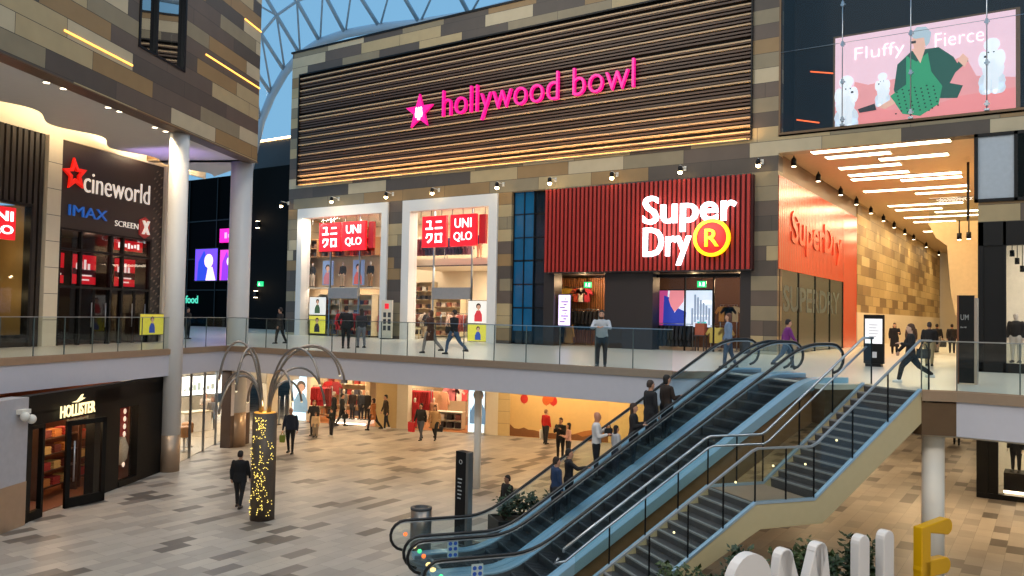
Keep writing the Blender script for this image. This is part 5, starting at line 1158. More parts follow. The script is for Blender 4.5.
# tall glass guard between escalator and stairs at the head
# ================================================================== things on the lower floor
def loc(s, w): return ES(s, w, H0)
p = loc(.45, -.72); t = thing('litter_bin', 'round brushed metal litter bin behind the left escalator foot', 'bin', p)
m = MB(Fr(p)).m(mat('bin_metal', '#8a8078', .32, .85, var=.1)).lathe((0, 0, 0), [(.27, .03), (.27, 1.02)], 24).build('body', t); MB(Fr(p)).m(BLACK).lathe((0, 0, 0), [(.25, 0), (.25, .04)], 24).build('base', t); MB(Fr(p)).m(DGREY).lathe((0, 0, 1.02), [(.275, 0), (.275, .05), (.18, .05), (.18, .02)], 24).build('top_ring', t)
p = loc(1.62, -.85); t = thing('directory_totem', 'tall dark information slab behind the escalator foot', 'totem', p)
fr = Fr(p, (.98, -.2), (.2, .98))
MB(fr).m(BLACK).box(-.2, .2, -.14, .1, .05, 2.42).build('face_panel', t); MB(fr).m(mat('totem_side', '#7d7a76', .35, .7)).box(.2, .3, -.14, .02, .05, 2.42).build('side_panel', t); MB(fr).m(DGREY).box(-.25, .3, -.2, .35, 0, .05).build('base', t)
m = MB(fr).m(mat('totem_print', '#b8b8b8', .5)).disc(0, 2.16, .06, -.15, -.14, 12, .045)
for k in range(6): m.box(-.1, .02+.02*(k % 3), -.147, -.14, 1.2+k*.1, 1.23+k*.1)
m.build('print', t)
# planters with shrubs
LEAF = mat('leaf_dark', '#24381f', .5, var=.4, scale=3); LEAF2 = mat('leaf_olive', '#3a4a24', .5, var=.4, scale=3); STEMM = mat('stem_brown', '#4a3626', .7)
def shrub(p, r, h, n, lab, grp, seed, leafs=LEAF):
    rng = random.Random(seed); t = thing('shrub', lab, 'shrub', p, grp); m = MB(Fr(p)).m(leafs); sm = MB(Fr(p)).m(STEMM)
    for k in range(9):
        a = rng.uniform(0, 6.28); q = rng.uniform(.3, .95)*r; hh = h*rng.uniform(.6, 1)
        tip = (q*math.cos(a), q*math.sin(a), hh); sm.tube([(0, 0, -.1), (tip[0]*.4, tip[1]*.4, hh*.5), tip], [.02, .014, .006], 5)
        for j in range(n//9):
            u = rng.uniform(.25, 1.05); c = Vector((tip[0]*u*u**.3, tip[1]*u*u**.3, hh*u))+Vector((rng.uniform(-.12, .12), rng.uniform(-.12, .12), rng.uniform(-.08, .08)))
            d = Vector((rng.uniform(-1, 1), rng.uniform(-1, 1), rng.uniform(-.3, .8))).normalized(); sd = d.cross(Vector((0, 0, 1))).normalized(); L = rng.uniform(.1, .2); wd = L*.3
            up = sd.cross(d)*L*.12
            m.raw([tuple(c), tuple(c+d*L*.5+sd*wd-up), tuple(c+d*L), tuple(c+d*L*.5-sd*wd-up), tuple(c+d*L*.5+up)], [(0, 1, 4), (1, 2, 4), (2, 3, 4), (3, 0, 4)])
    m.build('foliage', t); sm.build('stem', t)
PB = mat('planter_dark', '#1f1c1b', .5)
def planter(fr, x0, x1, y0, y1, z1, lab, base):
    t = thing('planter', lab, 'planter', base); th = .05; z0 = H0
    m = MB(fr).m(PB).box(x0, x1, y0, y0+th, z0, z1).box(x0, x1, y1-th, y1, z0, z1).box(x0, x0+th, y0, y1, z0, z1).box(x1-th, x1, y0, y1, z0, z1); m.build('box', t)
    MB(fr).m(mat('soil', '#2b2019', .9, var=.3, scale=20)).box(x0+th, x1-th, y0+th, y1-th, z0, z1-.06).build('soil', t)
planter(ES, 2.45, 5.1, -1.35, -.45, H0+.62, 'dark planter box along the left escalator side', ES(3.7, -.9, H0))
for k in range(5): shrub(ES(2.75+k*.5, -.9, H0+.56), .42, .62+.1*(k % 2), 150, '%s shrub from the left in the planter beside the escalator' % ordn[k], 'shrubs beside the escalator', 20+k)
planter(ES, 2.9, 8.4, 6.05, 6.85, H0+.35, 'low dark planter bed between the staircase and the big letters', ES(5.5, 7.5, H0))
for k in range(12):
    s = 3.2+k*.44; w = 6.45+.12*(-1)**k; shrub(ES(s, w, H0+.3), .4, (.75 if s < 4.6 else .95)+.2*((k*5) % 3), 460, '%s shrub from the left in the bed under the staircase' % ordn[k], 'shrubs under the staircase', 60+k, (LEAF, LEAF2)[k % 2])
# ================================================================== big standing letters
dS = Vector((2.35, 4.85, 0)).normalized(); SM = Fr((-4.68, 13.95, H0), (dS.x, dS.y), (-dS.y, dS.x))
LWH = mat('letter_white_gloss', '#e2dad6', .35, var=.02); LYE = mat('letter_yellow_gloss', '#e0a808', .32, var=.03)
def bigletter(parts, lab, m_, x):
    t = tag(None or thing('standing_letter', lab, 'letter', SM(x+.4, 0, 0)), None, None, 'big standing letters')
    mb = MB(SM).m(m_)
    for P, r in parts: thick(mb, [(x+a, b) for a, b in P], r, -.1, .1)
    o = mb.build('letter_body', t); md = o.modifiers.new('b', 'BEVEL'); md.width = .02; md.segments = 2; md.limit_method = 'ANGLE'
    w_ = max(a for P, q in parts for a, b in P); MB(SM).m(DGREY).box(x-.22, x+w_+.22, -.2, .2, 0, .03).build('base_plate', t); return t
def thick(mb, P, r, y0, y1):
    """rounded stroke of half width r along the (x,z) polyline"""
    L = []; R_ = []; n = len(P)
    for i in range(n):
        a = Vector(P[max(i-1, 0)]); b = Vector(P[min(i+1, n-1)]); d = (b-a).normalized(); nn = Vector((-d.y, d.x)); p_ = Vector(P[i])
        L.append(p_+nn*r); R_.append(p_-nn*r)
    def capp(c, d, sgn):
        a0 = math.atan2(d.y, d.x); return [c+Vector((math.cos(a0+PI/2-PI*k/8), math.sin(a0+PI/2-PI*k/8)))*r for k in range(1, 8)]
    d1 = (Vector(P[-1])-Vector(P[-2])).normalized(); d0 = (Vector(P[0])-Vector(P[1])).normalized()
    poly = L+capp(Vector(P[-1]), d1, 1)+R_[::-1]+capp(Vector(P[0]), d0, 1)
    mb.prism_xz([tuple(q) for q in poly], y0, y1)
HL = 1.945; r = .2
Sp = [(.47+.31*math.cos(math.radians(12+k*12.9)), HL-.19-.38+.38*math.sin(math.radians(12+k*12.9))) for k in range(21)]+[(.47+.33*math.cos(math.radians(80-k*13)), .6+.42*math.sin(math.radians(80-k*13))) for k in range(20)]
bigletter([(Sp, .19)], 'big white standing letter S at the lower picture edge', LWH, -.0)
bigletter([([(.08, .19), (.32, HL-.2)], .18), ([(.32, HL-.2), (.78, .5)], .17), ([(.78, .5), (1.24, HL-.2)], .17), ([(1.24, HL-.2), (1.48, .19)], .18)], 'big white standing letter M between the S and the I', LWH, 1.02)
bigletter([([(.06, .2), (.06, HL-.2)], .165)], 'big white standing letter I right of the M', LWH, 3.44)
bigletter([([(.04, HL-.2), (.04, .2), (.5, .2)], .165)], 'big white standing letter L left of the yellow letter', LWH, 4.22)
bigletter([([(.74, HL-.18), (.0, HL-.18), (.0, .18), (.74, .18)], .17), ([(.0, HL*.5), (.68, HL*.5)], .17)], 'big yellow standing letter E in front of the round white column', LYE, 5.48)
# ================================================================== light tree
p = Vector((-19.1, 16.0, H0)); TF = Fr(p, tuple(Vector((.833, .552)).normalized()), (-.552, .833))
t = thing('light_tree', 'dark post wrapped in fairy lights with arching steel pipes on top', 'light sculpture', p)
m = MB(TF).m(mat('post_dark_mesh', '#574c43', .5, .3, var=.25, scale=25)).lathe((0, 0, 0), [(.36, 0), (.36, 3.05)], 8); m.build('post', t)
MB(TF).m(mat('post_top', '#c08a30', .5, emit=.8, ecol='#ffb040')).lathe((0, 0, 3.05), [(.3, 0), (.3, .02)], 16).build('glow_top', t)
m = MB(TF).m(em('fairy', '#ffe070', 1.5)); rng = random.Random(4)
for k in range(230):
    z = .15+2.8*rng.random(); a = -PI/2+rng.choice((-1, 1, .1))*(.55+.35*math.sin(z*4))+rng.uniform(-.22, .22); m.ball((.372*math.cos(a), .372*math.sin(a), z), .014, .014, .014, 6, 4)
o = m.build('fairy_lights', t); o['kind'] = 'stuff'
TST = mat('stem_steel', '#9a8f86', .3, .9)
#  (reach across picture, reach in depth, peak height, tip height)
ST = [(2.22, .4, 4.78, 3.9), (1.75, -.8, 4.7, 3.95), (1.95, .9, 4.68, 4.1), (-1.25, -.3, 4.85, 4.0), (-.52, -1.0, 4.72, 3.75), (-1.2, 1.0, 4.45, 3.8), (1.05, -1.0, 4.1, 3.5), (1.5, 1.0, 4.15, 3.2), (-.95, -1.1, 3.95, 3.1), (-1.5, .5, 4.05, 3.0), (.85, .8, 3.7, 3.3), (-.8, .9, 3.7, 3.25)]
for k, (a, b, zp, zt) in enumerate(ST):
    R_ = math.hypot(a, b); u = (a/R_, b/R_); P = []
    def B(tq, p0, p1, p2, p3): return p0*(1-tq)**3+3*p1*tq*(1-tq)**2+3*p2*tq*tq*(1-tq)+p3*tq**3
    hpk = zp+(zp-3.05)*.22
    for i in range(17):
        tq = i/16; rr = B(tq, .14, .18, R_*.9, R_); zz = B(tq, 3.05, hpk+.35, hpk+.35, zt); P.append((u[0]*rr, u[1]*rr, zz))
    q = MB(TF).m(TST).tube(P, .034, 7).build('arched_pipe', t); MB(TF).m(em('tip_glow', '#ffe8c0', .8)).ball(P[-1], .036, .036, .036, 8, 5).build('tip_lamp', q)
point(tuple(p+Vector((0, 0, 3.3))), 12, (1, .75, .35), .1)
# ================================================================== signs standing on the gallery
t = thing('directory_kiosk', 'black upright directory kiosk with a white screen beside the corridor mouth', 'kiosk', (-5.15, 30.2, 0))
MB().m(BLACK).box(-5.47, -4.83, 30.1, 30.28, .1, 1.76).build('body', t); MB().m(BLACK).box(-5.4, -4.9, 30.0, 30.38, 0, .1).build('base', t); m = MB().m(em('kiosk_white', '#e6e4e6', .75)).box(-5.42, -4.88, 30.08, 30.1, .78, 1.62).m(em('kiosk_grey', '#a8a8ac', .5))
for k in range(5): m.box(-5.3, -5.05+.04*(k % 3), 30.075, 30.08, 1.0+k*.1, 1.03+k*.1)
m.m(mat('sticker_white', '#c8c8cc', .5)).box(-5.2, -5.05, 30.09, 30.1, .3, .5); m.build('screen', t)
t = thing('sign_slab', 'black upright sign slab with brown edges behind the right balustrade', 'sign', (-1.85, 23.5, 0))
MB().m(BLACK).box(-2.02, -1.68, 23.4, 23.55, .03, 2.22).build('face_panel', t); MB().m(mat('slab_edge', '#7a4a30', .4, .3)).box(-2.06, -2.02, 23.4, 23.6, 0, 2.22).build('edge_strip', t); MB().m(mat('slab_side', '#a8988a', .4, .4)).box(-1.68, -1.62, 23.4, 23.9, 0, 2.16).build('side_panel', t)
MB().m(mat('slab_print', '#8a8a88', .5)).text('UM', -1.98, -1.8, 1.6, 1.74, 23.398, 23.39, .01).bars(-1.98, -1.84, 1.4, 1.44, 23.39, 23.398, 4).build('lettering', t)
# ================================================================== glazed roof
t = thing('glazed_roof', 'curved glass roof on white steel tubes above the facade', 'roof glazing', (-40, 42, 20))
RT = mat('roof_steel', '#b4c4d2', .45, .1, var=.04); RY = lambda y: y
AR = [(-56.5, 44, 6), (-55.6, 44, 12.2), (-54.9, 44, 14.3), (-54.0, 44, 17.0), (-52.8, 44, 18.95), (-51.3, 44, 20.6), (-49.6, 44, 21.7), (-47.4, 44, 22.35), (-44.7, 44, 22.55), (-41.2, 44, 22.4), (-37.4, 44, 22.0), (-33.0, 44, 21.75), (-28.2, 44, 21.85), (-23.1, 44, 22.1)]
MB().m(RT).tube(AR, .33, 10).build('edge_beam', t)
def up(p_, k): # the shell rises towards the middle of the atrium
    return (p_[0]*1.0+k*.30*(0 if p_[0] > -44 else .6)+k*.1, p_[1]-k, p_[2]+k*.62)
rows = [[up(p_, k) for p_ in AR[2:]] for k in (0, 3.2, 6.4, 9.6, 12.8)]
for i in range(len(rows[0])):
    MB().m(RT).tube([rw[i] for rw in rows], .15, 6).build('rib', t)
for k in (1, 2, 3, 4): MB().m(RT).tube(rows[k], .11, 6).build('purlin', t)
for i in range(len(rows[0])-1):
    MB().m(RT).tube([rows[(j+0)][i+(j % 2)] for j in range(5)], .085, 6).build('brace', t)
m = MB().m(glass('roof_glass', (.97, .985, 1.0), .35))
for a, b in zip(rows, rows[1:]):
    for i in range(len(a)-1): m.raw([a[i], a[i+1], b[i+1], b[i]], [(0, 1, 2, 3)], False)
m.build('glazing', t)
for x in (-41.2, -37.0, -33.2, -29): MB().m(RT).tube([(x, 40, 18.3), (x, 44, 22.0)], .09, 6).build('strut', t)
# ================================================================== people and mannequins
PENDING = []          # (object, voxel size, smoothing) remeshed together at the end
def seg(mb, a, b, ra, rb, n=10):
    """tapered limb with round ends"""
    a = Vector(a); b = Vector(b); d = b-a; L = d.length; d.normalize()
    ts = [(-ra*.95, ra*.3), (-ra*.6, ra*.8), (0, ra), (L*.35, ra*.62+rb*.38 if ra < rb else ra*.72+rb*.28), (L, rb), (L+rb*.6, rb*.8), (L+rb*.95, rb*.3)]
    mb.tube([tuple(a+d*t) for t, _ in ts], [r for _, r in ts], n)
def rings(mb, R, n=14):
    """loft of ellipses (x, z, rx, ry) stacked upwards; x is the forward shift"""
    vs = []; fs = []
    for x, z, rx, ry in R:
        for k in range(n):
            a = 2*PI*k/n; vs.append((x+rx*math.cos(a), ry*math.sin(a), z))
    for i in range(len(R)-1):
        for k in range(n): fs.append((i*n+k, i*n+(k+1) % n, (i+1)*n+(k+1) % n, (i+1)*n+k))
    fs += [tuple(range(n-1, -1, -1)), tuple((len(R)-1)*n+k for k in range(n))]
    mb.raw(vs, fs)
def cloth(c): return mat('wear_'+c, c, .85, var=.18, scale=9)
def limb_mesh(name, parent, fr, build, material, vox, smooth=4):
    mb = MB(fr).m(material); build(mb); o = mb.build(name, parent); PENDING.append((o, vox, smooth)); return o
def person(label, pos, face, h=1.72, skin='#c08f74', hair='#241a14', top='#202226', legs='#1c1c22', shoes='#141414', style='short', step=.0, arms=('down', 'down'), coat=0.0, lean=0.0, slim=1.2, skirt=None, name='person', cat='person', group=None, look=0.0, hairless=False):
    k = h/1.75; t = thing(name, label, cat, pos, group)
    a = math.radians(face); fr = Fr(pos, (math.cos(a), math.sin(a)), (-math.sin(a), math.cos(a)))
    class F2(Fr):
        def __call__(s, x, y, z): return s.o+s.ax*(x*k)+s.ay*(y*k)+Vector((0, 0, z*k))
    fr = F2(pos, (math.cos(a), math.sin(a)), (-math.sin(a), math.cos(a)))
    SK = mat('skin_'+skin, skin, .55, var=.04); w = slim
    hip = {s: Vector((0, .085*s*w, .9)) for s in (1, -1)}
    J = {}
    for s in (1, -1):
        th = step*s*.62; kn = hip[s]+Vector((math.sin(th)*.42, .01*s, -math.cos(th)*.42))
        b = th if th >= 0 else th-.35*min(1, -th*2)
        if th > 0: b = th*.35
        an = kn+Vector((math.sin(b)*.40, .0, -math.cos(b)*.40)); J[s] = [hip[s], kn, an]
    low = min(J[1][2].z, J[-1][2].z)-.075
    for s in (1, -1):
        for i in range(3): J[s][i] = J[s][i]-Vector((0, 0, low))
    dz = -low; Z = lambda z: z+dz
    def ln(z): return lean*max(0, z-.95)
    sh = {s: Vector((ln(1.4), .175*s*w, Z(1.405))) for s in (1, -1)}
    A = {}
    for s, kind in ((1, arms[0]), (-1, arms[1])):
        p0 = sh[s]; sw = -step*s*.45
        if kind == 'down': el = p0+Vector((math.sin(sw)*.28, .05*s, -math.cos(sw)*.28)); wr = el+Vector((math.sin(sw+.25)*.25, .0, -math.cos(sw+.25)*.25)); ha = Vector((.25, 0, -1))
        elif kind == 'fore': el = p0+Vector((.05, .06*s, -.28)); wr = el+Vector((.22, -.06*s, .06)); ha = Vector((1, -.2*s, .15))
        elif kind == 'phone': el = p0+Vector((.06, .05*s, -.27)); wr = el+Vector((.18, -.1*s, .16)); ha = Vector((.7, -.3*s, .6))
        elif kind == 'cross': el = p0+Vector((.1, .05*s, -.26)); wr = el+Vector((.15, -.2*s, .02)); ha = Vector((.2, -1*s, 0))
        elif kind == 'rail': el = p0+Vector((.2, .07*s, -.2)); wr = el+Vector((.16, -.17*s, .03)); ha = Vector((.5, -.8*s, -.05))
        elif kind == 'pocket': el = p0+Vector((-.07, .1*s, -.27)); wr = el+Vector((.16, -.03*s, -.2)); ha = Vector((.4, -.1*s, -.9))
        else: el = p0+Vector((.22, .08*s, -.16)); wr = el+Vector((.24, .0, .05)); ha = Vector((1, 0, 0))
        A[s] = [p0, el, wr, ha.normalized()]
    hx = ln(1.6)+.015; hz = Z(1.615)
    def torso(mb, g, z0=.86):
        R = [(ln(z)+x, Z(z), rx+g, ry*w+g) for x, z, rx, ry in ((0, .84, .085, .12), (0, .9, .105, .155), (0, .98, .105, .155), (.005, 1.1, .095, .135), (.005, 1.22, .108, .15), (0, 1.33, .11, .165), (-.005, 1.41, .085, .165), (-.005, 1.45, .06, .10)) if z >= z0]
        rings(mb, R)
    def body(mb):
        torso(mb, 0); rings(mb, [(ln(z), Z(z), r, r*1.02) for z, r in ((1.4, .062), (1.47, .055), (1.55, .052))])
        rings(mb, [(hx+x, hz+z, rx, ry) for x, z, rx, ry in ((.025, -.125, .03, .028), (.02, -.105, .06, .05), (.008, -.06, .083, .066), (0, 0, .092, .074), (-.006, .05, .092, .074), (-.008, .09, .075, .06), (-.008, .118, .042, .034), (-.008, .127, .015, .012))])
        seg(mb, (hx+.075, 0, hz+.015), (hx+.103, 0, hz-.03), .012, .017, 8)
        for s in (1, -1):
            mb.ball((hx-.005, .078*s, hz-.005), .022, .012, .034, 8, 5)
            h_, kn, an = J[s]; seg(mb, h_, kn, .082*w, .054); seg(mb, kn, an, .052, .036); seg(mb, an+Vector((-.03, 0, -.045)), an+Vector((.15, .01*s, -.055)), .036, .028)
            p0, el, wr, ha = A[s]; seg(mb, p0, el, .046, .038); seg(mb, el, wr, .037, .026); seg(mb, wr, wr+ha*.075, .027, .036, 8)
    o = limb_mesh('body', t, fr, body, SK, .02*k, 5)
    # fingers, eyes and mouth join the body surface afterwards
    ex = MB(fr).m(SK)
    for s in (1, -1):
        p0, el, wr, ha = A[s]; pal = wr+ha*.085
        side = ha.cross(Vector((0, 0, 1))) if abs(ha.z) < .75 else Vector((1, 0, 0)); side.normalize(); curl = ha.cross(side).normalized()
        if curl.z > 0: curl = -curl
        for q, (off, L) in enumerate(((-.03, .062), (-.01, .074), (.01, .07), (.03, .055))):
            b0 = pal+side*off; b1 = b0+ha*L*.5+curl*.008; b2 = b0+ha*L*.85+curl*.03; ex.tube([tuple(b0-ha*.03), tuple(b0), tuple(b1), tuple(b2)], [.0095, .0095, .0085, .007], 6)
        b0 = wr+ha*.035; ex.tube([tuple(b0), tuple(b0+side*-.045*s+ha*.02), tuple(b0+side*-.06*s+ha*.055+curl*.01)], [.012, .011, .008], 6)
    ex.m(mat('eye_dark', '#1a1412', .3))
    for s in (1, -1): ex.ball((hx+.083, .032*s, hz+.018), .009, .013, .008, 6, 4).box(hx+.082, hx+.09, .032*s-.016, .032*s+.016, hz+.036, hz+.042)
    ex.m(mat('lip_tone', '#8a4a42', .5)).box(hx+.078, hx+.088, -.022, .022, hz-.066, hz-.056)
    EXTRA.append((o, ex))
    HM = mat('hair_'+hair, hair, .7, var=.25, scale=30)
    if style != 'bald':
        def hr(mb):
            rings(mb, [(hx-.03+x, hz+z, rx, ry) for x, z, rx, ry in ((-.03, -.06, .062, .07), (-.02, 0, .078, .086), (.0, .05, .1, .087), (.008, .085, .098, .08), (.005, .12, .075, .062), (0, .142, .04, .035))])
            if style in ('long', 'bob'):
                e = -.32 if style == 'long' else -.13
                rings(mb, [(hx-.055, hz+z, .055, r) for z, r in ((e, .07), (e*.6, .1), (-.02, .1), (.05, .085))])
            if style == 'tail': seg(mb, (hx-.1, 0, hz+.03), (hx-.16, 0, hz-.2), .035, .02)
            if style == 'bun': mb.ball((hx-.09, 0, hz+.1), .05, .05, .05, 8, 6)
            if style == 'beard': rings(mb, [(hx+.03, hz+z, .055, .06) for z in (-.135, -.1, -.07)])
        limb_mesh('hair', t, fr, hr, HM, .016*k, 3)
    # clothes
    CT = cloth(top)
    def jac(mb):
        torso(mb, .02, .9 if not coat else .84)
        if coat: rings(mb, [(ln(z)*.5, Z(z), .12+.05*(1-z)*.8+.012, (.165+.06*(1-z))*w+.012) for z in ([coat]+[q for q in (.6, .75) if q > coat+.05]+[.9, 1.0])])
        for s in (1, -1):
            p0, el, wr, ha = A[s]; seg(mb, p0, el, .06, .054); seg(mb, el, wr-ha*.01, .054, .043)
        rings(mb, [(ln(1.43), Z(z), .075, .085) for z in (1.4, 1.475)])
    limb_mesh('coat' if coat else 'jacket', t, fr, jac, CT, .022*k, 4)
    if skirt:
        limb_mesh('skirt', t, fr, lambda mb: rings(mb, [(0, Z(z), .11+.09*(1-z), (.16+.09*(1-z))*w) for z in (.42, .6, .8, .98)]), cloth(skirt), .022*k, 4)
    def tr(mb):
        rings(mb, [(0, Z(z), rx, ry*w) for z, rx, ry in ((.8, .09, .13), (.88, .115, .168), (.97, .112, .162), (1.0, .1, .15))])
        for s in (1, -1):
            h_, kn, an = J[s]; seg(mb, h_, kn, .096*w, .07); seg(mb, kn, an+Vector((0, 0, .02)), .068, .054)
    limb_mesh('trousers', t, fr, tr, cloth(legs), .022*k, 4)
    for s in (1, -1):
        an = J[s][2]
        def sho(mb): seg(mb, an+Vector((-.045, 0, -.03)), an+Vector((.14, .012*s, -.045)), .045, .036); mb.box(an.x-.09, an.x+.17, an.y-.04, an.y+.04, an.z-.085, an.z-.06); seg(mb, an+Vector((0, 0, .0)), an+Vector((-.01, 0, -.04)), .045, .045)
        limb_mesh('shoe', t, fr, sho, mat('shoe_'+shoes, shoes, .5), .016*k, 2)
    t_hand = {s: fr(*(A[s][2]+A[s][3]*.1)) for s in (1, -1)}
    return t, t_hand
EXTRA = []
def bag(p, c, label, w=.26, h=.32, d=.1, ang=0, handle=.16, name='shopping_bag', cat='bag'):
    """bag hanging from the hand at p"""
    t = thing(name, label, cat, (p[0], p[1], p[2]-h-handle)); a = math.radians(ang); fr = Fr((p[0], p[1], p[2]-h-handle), (math.cos(a), math.sin(a)), (-math.sin(a), math.cos(a)))
    MB(fr).m(mat('bag_'+c, c, .6)).raw([(x*w/2*q, y*d/2*q, z) for z, q in ((0, .92), (h*.5, 1.04), (h, 1)) for x, y in ((-1, -1), (1, -1), (1, 1), (-1, 1))], [(3, 2, 1, 0), (8, 9, 10, 11)]+[(i*4+j, i*4+(j+1) % 4, i*4+4+(j+1) % 4, i*4+4+j) for i in (0, 1) for j in range(4)]).build('body', t)
    m = MB(fr).m(mat('bagh_'+c, c, .6))
    for y in (-d*.4, d*.4): m.tube([(-w*.3, y, h), (-w*.16, y*.4, h+handle), (w*.16, y*.4, h+handle), (w*.3, y, h)], .01, 5)
    m.build('handle', t); return t
P_ = person
# ---- on the upper gallery
P_('person in a black coat standing before the left white shopfront', (-24.6, 24.7, 0), 120, 1.78, top='#16161a', legs='#17171b', coat=.8, arms=('pocket', 'down'))
P_('person in a dark jacket and grey trousers beside the black coated one', (-24.75, 25.75, 0), 160, 1.68, top='#2a2a30', legs='#6a6a70', step=.2, style='long')
P_('person in a long brown coat walking left in front of the right white shopfront', (-19.85, 24.4, 0), 185, 1.7, top='#4a2c20', legs='#8a8280', coat=.55, step=.75, style='bob', hair='#4a2f20')
t, hd = P_('person in black top and blue jeans walking left behind the long brown coat', (-18.8, 24.5, 0), 185, 1.74, top='#16161c', legs='#3d5470', step=.8, arms=('down', 'fore'))
bag(hd[-1], '#2a2422', 'dark bag carried by the walker in blue jeans on the gallery', .3, .26, .12, 100, .1, 'handbag')
P_('person with a beard in a pale grey top leaning on the gallery rail', (-11.4, 22.15, 0), 292, 1.72, top='#b4b6bc', legs='#26262c', arms=('rail', 'rail'), lean=.12, style='beard', shoes='#1a1a1e')
P_('person with long hair in a blue denim shirt walking right of the big screen', (-8.5, 25.1, 0), 200, 1.72, top='#6a7f9a', legs='#39485c', step=.35, style='long', hair='#5a3626')
P_('person in a purple top walking behind the escalator heads', (-7.15, 26.7, 0), 30, 1.6, top='#6a2470', legs='#4a5260', step=.75, hair='#1c1414', lean=.1)
t, hd = P_('person with a ponytail in a black jacket and white trainers striding across the staircase head', (-3.05, 22.9, 0), 195, 1.56, top='#131316', legs='#16161a', step=.95, style='tail', shoes='#d8d8d8', hair='#4a3020', skin='#d0a890', slim=1.25, coat=.78, arms=('fore', 'down'))
bag(fr_ if False else (-2.75, 22.85, .98), '#101012', 'black shoulder bag of the person striding across the staircase head', .3, .24, .12, 20, .12, 'handbag')
P_('person in a dark sweater and beige trousers walking into the corridor', (-3.7, 32.3, 0), 88, 1.56, top='#1c1a1c', legs='#9a8460', step=.3, hair='#3a3030')
P_('person in a black dress facing the camera in the corridor', (-6.5, 43.5, 0), 280, 1.5, top='#17151a', legs='#17151a', coat=.4, style='long', skin='#e0b090', arms=('fore', 'down'))
P_('person with fair hair in the corridor behind the striding one', (-5.7, 43.0, 0), 95, 1.5, top='#4a3a34', legs='#2a2a30', style='bob', hair='#9a7a50')
t, hd = P_('person in a black top and grey trousers far along the corridor', (-5.1, 47.6, 0), 80, 1.5, top='#161618', legs='#77706a', step=.4)
bag((hd[-1][0], hd[-1][1], hd[-1][2]), '#1a1a1a', 'dark bag held by the person in grey trousers far along the corridor', .34, .28, .14, 10, .1, 'handbag')
P_('person in dark clothes at the right of the corridor group', (-4.45, 48.0, 0), 90, 1.5, top='#1d1b1e', legs='#222028', step=.15)
P_('dark figure standing between the two round columns on the gallery', (-36.6, 25.6, 0), 20, 1.6, top='#101014', legs='#121216', arms=('fore', 'fore'))
P_('dark figure walking right of the thick round column on the gallery', (-29.7, 25.6, 0), 200, 1.68, top='#101014', legs='#121216', step=.4)
P_('person in a red jacket just inside the left white shopfront', (-35.4, 37.6, 0), 250, 1.66, top='#b02a34', legs='#7a2028', coat=.5, style='bob')
P_('person in a long red coat beside the red jacketed one inside the left white shopfront', (-34.5, 37.5, 0), 230, 1.7, top='#b8303a', legs='#6a1c26', coat=.35, style='long')
# ---- on the ground floor
P_('person in a black puffer jacket walking away left of the light tree', (-20.75, 16.5, H0), 120, 1.74, top='#101013', legs='#17171b', coat=.78, step=.35, shoes='#3a2a22')
t, hd = P_('bald person in a navy jacket walking towards the camera right of the light tree', (-27.0, 24.0, H0), 300, 1.95, top='#1d2638', legs='#15151a', style='bald', skin='#c89478', step=.25, arms=('down', 'down'))
bag(hd[-1], '#7a8a30', 'green and yellow carrier bag of the bald person in navy', .22, .3, .1, 30, .1)
P_('person in a dark knee length coat with the two children', (-30.0, 28.1, H0), 290, 1.72, top='#2c2a2e', legs='#20202a', coat=.6, style='long', hair='#6a4830', arms=('down', 'fore'))
P_('small child in a pale coat in front of the adult with the scarf', (-29.55, 27.8, H0), 300, 1.2, top='#c8ab88', legs='#8a7a6c', coat=.7, hair='#6a4a30', slim=1.1)
P_('child in dark clothes at the right of the family', (-29.2, 28.5, H0), 250, 1.36, top='#2a2a28', legs='#282830', arms=('phone', 'fore'), slim=1.05, shoes='#c0c0c0')
P_('person in a black coat before the red clothes of the left ground floor shop', GF(2.5, .5, H0), 60, 1.78, top='#121215', legs='#17171b', coat=.75, hair='#c8c0b8')
t, hd = P_('person in a black jacket with a handbag before the mannequin plinth', GF(3.05, .6, H0), 40, 1.74, top='#17161a', legs='#1a1a20', step=.45)
bag(hd[-1], '#141416', 'black handbag of the walker before the mannequin plinth', .3, .24, .12, 60, .12, 'handbag')
P_('person in an orange brown coat walking left on the ground floor', (-29.1, 31.3, H0), 200, 1.68, top='#a06030', legs='#241c20', coat=.62, step=.7, style='bob', hair='#2a1a14', arms=('down', 'fore'))
P_('person in a dark olive parka and white trainers beside the beige pier', (-28.85, 32.0, H0), 240, 1.8, top='#33271c', legs='#20222c', coat=.75, step=.3, shoes='#d8d4d0', lean=.06)
t, hd = P_('person in a black jacket and grey jeans walking with a red carrier bag', (-25.2, 30.4, H0), 275, 1.76, top='#191618', legs='#4c505c', step=.4)
bag((hd[-1][0]-.15, hd[-1][1], hd[-1][2]+.12), '#c01c24', 'red carrier bag of the person in grey jeans', .34, .46, .12, 5, .08)
t, hd = P_('person in a tan coat and black boots walking beside the red carrier bag', (-24.75, 30.9, H0), 290, 1.68, top='#a8845c', legs='#17171a', coat=.6, step=.6, style='long', hair='#5a3824')
bag(hd[1], '#17171a', 'black handbag of the person in the tan coat', .28, .24, .1, 20, .1, 'handbag')
t, hd = P_('person in a red and black jacket facing the amber hoarding', (-20.0, 33.3, H0), 75, 1.62, top='#c42018', legs='#28262c', hair='#8a6040', step=.1)
bag(hd[1], '#e0dcd8', 'white carrier bag of the person in the red jacket', .36, .44, .12, 75, .08)
P_('person in a black jacket looking at a phone before the hoarding', (-17.35, 30.1, H0), 270, 1.75, top='#17171a', legs='#1c1c22', arms=('phone', 'phone'))
P_('person in a pale pink top beside the one looking at a phone', (-16.85, 29.9, H0), 200, 1.6, top='#d8aaa0', legs='#2a2a30', style='long', arms=('fore', 'down'))
